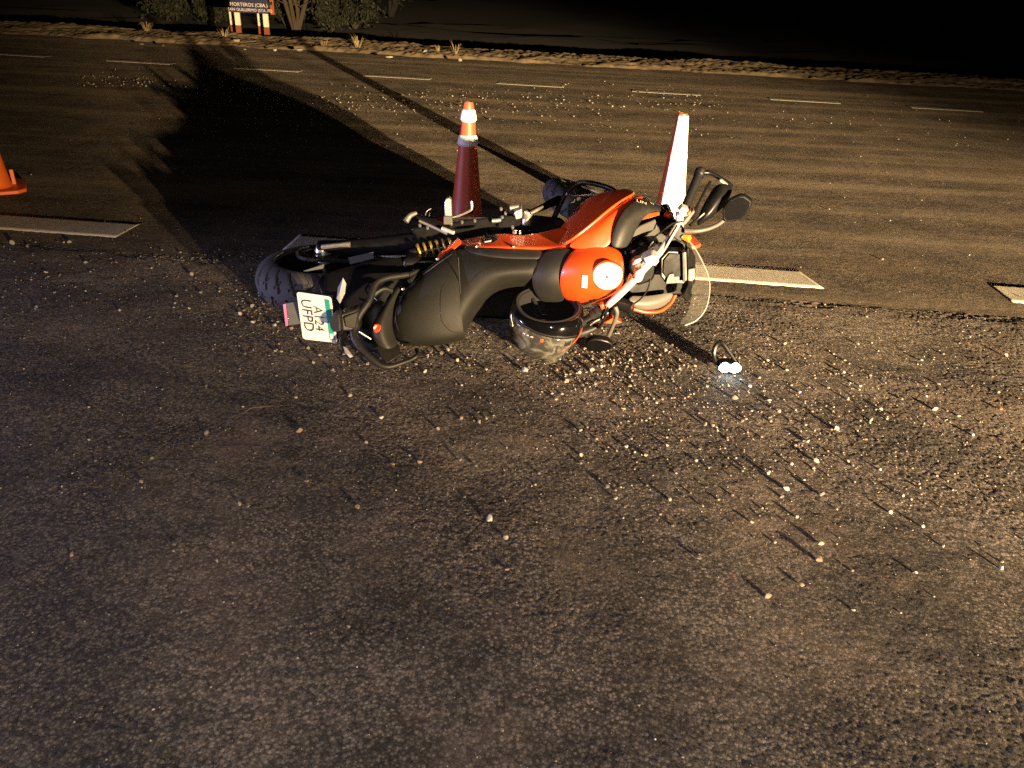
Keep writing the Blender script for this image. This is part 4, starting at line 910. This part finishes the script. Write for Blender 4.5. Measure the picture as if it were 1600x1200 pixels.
# drive chain: links round the sprocket and forward to the engine
ch = []
for k in range(34):
    t = k/33; a_ = math.pi*(.5 + t); ch.append(SC_ + (Vector((1, 0, 0))*math.cos(a_) + Vector((0, 1, 0))*math.sin(a_))*.101 + Vector((0, 0, .004)))
fwd = Vector((1, -.02, .03)).normalized()
up_ = [ch[0] + fwd*d for d in np.linspace(.5, 0.012, 40)]; lo_ = [ch[-1] + fwd*d for d in np.linspace(.012, .5, 40)]
lg = []
loop = up_ + ch + lo_
for k in range(len(loop)-1):
    d = loop[k+1]-loop[k]; s_ = Vector((0, 0, 1)).cross(d).normalized(); lg.append(box_geo((loop[k]+loop[k+1])/2, d*.42, s_*.006, Vector((0, 0, .006 if k % 2 else .0085))))
o = link('drive_chain', mesh_from(*join_geo(*lg)), M_STEEL, bike, None); o['kind'] = 'stuff'
for q in ((745, 385.5), (803, 386), (851, 387.5), (896, 387), (683, 405), (573, 474), (629, 452)):
    lathe('panel_screw', P(*q, 3.10 if q[0] > 700 else 3.0), (0, -1, .3), [(.0055, -.03), (.0055, 0), (.004, .002), (.001, .001)], M_SILVER, bike, 10)
tube('clutch_cable', [P(1066, 346, 3.05), P(1050, 350, 3.03), P(1034, 362, 3.03), P(1020, 372, 3.06)], .0035, M_BLACK, bike, 6)
tube('throttle_cable', [P(948, 480, 2.92), P(962, 462, 2.95), P(980, 446, 2.98), P(990, 430, 3.02)], .0035, M_BLACK, bike, 6)
tube('brake_line', [P(985, 478, 2.96), P(1000, 468, 3.0), P(1012, 452, 3.03), P(1016, 436, 3.05)], .0035, M_BLACK, bike, 6)
tube('wiring', [P(1058, 352, 3.04), P(1046, 372, 3.01), P(1030, 402, 2.965), P(1024, 416, 2.96)], .004, M_BLACK, bike, 6)
# crash bar
tube('crash_bar', [P(*q) for q in ((866, 340, 3.40), (875, 319, 3.43), (884, 303, 3.45), (900, 288, 3.47), (915, 285, 3.47), (940, 290, 3.47), (958, 297, 3.46), (966, 306, 3.44))], .012, M_STEEL, bike, 12)
tube('crash_bar_strut', [P(*q) for q in ((884, 303, 3.44), (895, 306, 3.46), (930, 304, 3.47), (935, 306, 3.47))], .007, M_SILVER, bike, 8)
# front end torn back under the engine
FC = P(936, 330, 3.74); FN = (.34, .06, .94)
fw_ = wheel(FC, FN, .298, .058, .225, 5)
hd_ = P(1005, 410, 3.12)
for s in (-.09, .09):
    off = Vector(FN).normalized()*s; tube('fork_leg', [hd_ + off + Vector((0, .05, -.02)), hd_*.4 + FC*.6 + off, FC + off], [.028, .026, .022], M_BLACK, bike, 12)
# pieces laid on the panels
bpy.context.view_layer.update()
p, n = surf(tank, 949, 431); n = (n + Vector((-.38, -.35, .0))).normalized(); p += n*.003
cap = lathe('fuel_cap', p, n, [(.056, -.02), (.056, .003), (.052, .005), (.048, .0045), (.048, .007), (.043, .008), (.0, .008)], M_CHROME, bike, 48, False)
lathe('fuel_cap_ring', p, n, [(.057, -.02), (.062, -.012), (.061, .001), (.0565, .003), (.0565, -.02)], M_RED, cap, 48, False)
link('key_cover', mesh_from(*box_geo(p + n*.0088, Vector((.004, 0, 0)), n*.0006, Vector((0, .001, .006)))), M_STEEL, cap)
c_, ax_, ay_, az_ = rigid(tank, 913.5, 440, .022, .055, (0, 0, 1)); bevel(link('tank_white_plate', mesh_from(*box_geo(c_, ax_, ay_, az_)), M_WHITE, bike), .001)  # small white plate laid on the tank
pts_ = [surf(pil, *q, .0005)[0] for q in ((700, 440), (690, 452), (688, 475), (690, 500), (700, 514), (708, 518.5), (722, 520))]
tube('seat_seam', pts_, .0016, M_BLACK, bike, 6)
for pp_ in (((706, 397), (690, 408), (668, 424), (645, 442), (628, 462), (619, 485), (620, 510), (632, 530)), ((716, 402), (717.5, 430), (720, 470), (723.5, 510))):
    tube('seat_piping', [surf(pil, *q, .0)[0] for q in pp_], .0022, M_SATIN, bike, 6)
c_, n_ = surf(tail, 589.5, 513); xx = Vector((0, 0, 1)).cross(n_).normalized(); yy = n_.cross(xx)
shield = [(-.016, .014), (.0, .018), (.014, .014), (.016, 0), (.010, -.014), (.0, -.020), (-.012, -.014), (-.017, 0)]
em = prism('emblem', [c_ + xx*a + yy*b_ for a, b_ in shield], n_*.003, M_RED, bike, .001)
link('emblem_stripe', mesh_from(*prism_geo([c_ + n_*.0034 + xx*a + yy*b_ for a, b_ in ((-.016, .002), (-.004, .012), (-.001, .009), (-.008, -.006), (-.014, -.006))], n_*.0006)), M_WHITE, em)
for body, px, py, sz in (('LIN', 1002, 317, .030), ('V4', 1018, 319, .016)):
    c_, n_ = surf(intake, px, py); xx = (P(px+5, py+1.6, c_.y) - P(px, py, c_.y)).normalized(); xx = (xx - n_*xx.dot(n_)).normalized(); yy = n_.cross(xx)
    text('model_mark', body, sz, c_, xx, yy, M_LETTER, bike, .004)
ORG = Vector()

# ---------------------------------------------------------------- helmet, upside down in front of the tank
HC = G(846, 571, 0.0) + Vector((.0, .10, 0)); ORG = HC.copy()
hel_ = empty('helmet', HC, 'black full-face helmet with scuffed clear visor lying upside down beside the motorcycle', 'helmet')
def helm(th, z, off=0.0):
    """th around the vertical, z height 0..1 from crown to rim"""
    zz = z*.235; e = (1 - (1 - min(1, z/.80))**2.3)**.5 if z < .80 else 1 - .10*((z-.80)/.20)**2
    lo = .152 + .012*math.cos(2*(th - 2.3)); r = lo*e + off
    return HC + Vector((math.cos(th)*r + .016*z - .004, math.sin(th)*r*.90, .004 + zz - off*(1-z)*.5 + .006*math.cos(th)*z + .030*math.sin(th)*z - .006*z))
def patch(name, th0, th1, z0f, z1f, off, thick, material, parent, nt=40, nz=16):
    vs, fs = [], []
    for i in range(nz+1):
        for j in range(nt+1):
            a = j/nt; th = th0 + (th1-th0)*a; z = z0f(a) + (z1f(a)-z0f(a))*i/nz; vs.append(helm(th, z, off))
    for i in range(nz):
        for j in range(nt): fs.append((i*(nt+1)+j, i*(nt+1)+j+1, (i+1)*(nt+1)+j+1, (i+1)*(nt+1)+j))
    me = bpy.data.meshes.new('mesh'); me.from_pydata([tuple(v - ORG) for v in vs], [], fs)
    o = link(name, me, material, parent, 180)
    if thick: md = o.modifiers.new('thickness', 'SOLIDIFY'); md.thickness = thick; md.offset = 0
    return o
patch('shell', 0, 2*math.pi, lambda a: .0, lambda a: 1.0, 0, .006, M_HELMET, hel_, 72, 26)
patch('liner', 0, 2*math.pi, lambda a: .22, lambda a: .985, -.020, .012, M_LINER, hel_, 60, 16)
rim_ = [helm(t, 1.0, -.008) for t in np.linspace(0, 2*math.pi, 49)]
link('rim_trim', mesh_from(*tube_geo(rim_, .006, 8, 1, False)), M_LINER, hel_)
patch('visor', R(188), R(318), lambda a: .06 + .10*abs(a-.5), lambda a: .92 - .24*a - .1*abs(a-.4), .006, .0025, M_VISOR, hel_)
patch('visor_seal', R(184), R(322), lambda a: .93 - .24*a - .1*abs(a-.4), lambda a: .96 - .24*a - .1*abs(a-.4), .004, .004, M_SATIN, hel_, 40, 3)
patch('orange_stripe', R(298), R(372), lambda a: .30 + .50*a, lambda a: .335 + .515*a, .0045, .0015, M_STRIPE, hel_, 40, 2)
patch('pale_flash', R(193), R(206), lambda a: .66 + .05*a, lambda a: .90 - .16*a, .008, .001, M_WHITE, hel_, 6, 6)
patch('orange_mark', R(262), R(267), lambda a: .62, lambda a: .69, .009, .001, M_STRIPE, hel_, 4, 4)
patch('visor_pivot', R(300), R(310), lambda a: .50, lambda a: .60, .008, .004, M_SATIN, hel_, 8, 6)
for k, (t0, t1, z0, z1) in enumerate(((231, 236, .70, .71), (239, 243, .69, .70), (246, 251, .68, .69))): patch('visor_print', R(t0), R(t1), lambda a, z0=z0: z0, lambda a, z1=z1: z1+.012, .009, .0006, M_LETTER, hel_, 4, 2)
tube('chin_strap', [helm(2.0, .80, -.03), HC + Vector((.01, .02, .15)), HC + Vector((-.005, -.02, .16)), helm(5.2, .70, -.035)], [.008, .007, .007, .008], M_LINER, hel_, 8)
bevel(link('strap_buckle', mesh_from(*box_geo(HC + Vector((.0, .015, .168)), (.012, 0, 0), (0, .004, 0), (0, 0, .016))), M_STEEL, hel_), .002)
bevel(link('strap_tab', mesh_from(*box_geo(HC + Vector((-.004, -.035, .172)), (.011, 0, 0), (0, .006, 0), (0, 0, .006))), M_STRIPE, hel_), .002)
# the visor's lower corner standing on the asphalt
vt = [[G(842, 570, .004), G(860, 569, .004), G(878, 562, .004)], [P(846, 563, 2.90), P(862, 557, 2.91), P(880, 549, 2.94)], [P(855, 556, 2.93), P(868, 547, 2.94), P(884, 540, 2.97)]]
shell('visor_corner', vt, .0025, M_VISOR, hel_)
ORG = Vector()

# ---------------------------------------------------------------- small lit lamp on the asphalt
LP = G(1141, 588, 0); ORG = LP.copy()
lamp = empty('work_lamp', LP, 'small black twin-LED lamp with a hoop bracket, switched on, lying on the asphalt', 'lamp')
prism('housing', [LP + Vector((x, .030, z)) for x, z in ((-.040, .004), (.040, .004), (.046, .016), (.042, .042), (.0, .047), (-.042, .044), (-.046, .018))], (0, .045, .004), M_BLACK, lamp, .006)
M_LED = bpy.data.materials.new('lit_led'); M_LED.use_nodes = True
nn_ = M_LED.node_tree.nodes; e_ = nn_.new('ShaderNodeEmission'); e_.inputs[0].default_value = (.72, .93, 1, 1); e_.inputs[1].default_value = 26
M_LED.node_tree.links.new(e_.outputs[0], nn_['Material Output'].inputs[0])
for s in (-.021, .021):
    lathe('reflector_cup', LP + Vector((s, .031, .026)), (0, -1, .10), [(.012, -.004), (.0215, .002), (.0225, .004), (.0225, -.006)], M_CHROME, lamp, 24, False)
    ball('led', LP + Vector((s, .024, .026)), .026, .010, .0195, M_LED, lamp, 2)
tube('bracket', [LP + Vector(q) for q in ((-.048, .052, .022), (-.062, .075, .060), (-.058, .085, .098), (-.036, .085, .112), (.0, .070, .075), (.030, .055, .040))], [.008, .010, .010, .010, .009, .007], M_BLACK, lamp, 8)
tube('cable', [LP + Vector(q) for q in ((-.03, .07, .03), (-.045, .10, .045), (-.05, .10, .08), (-.04, .09, .10))], .003, M_BLACK, lamp, 6)
ORG = Vector()
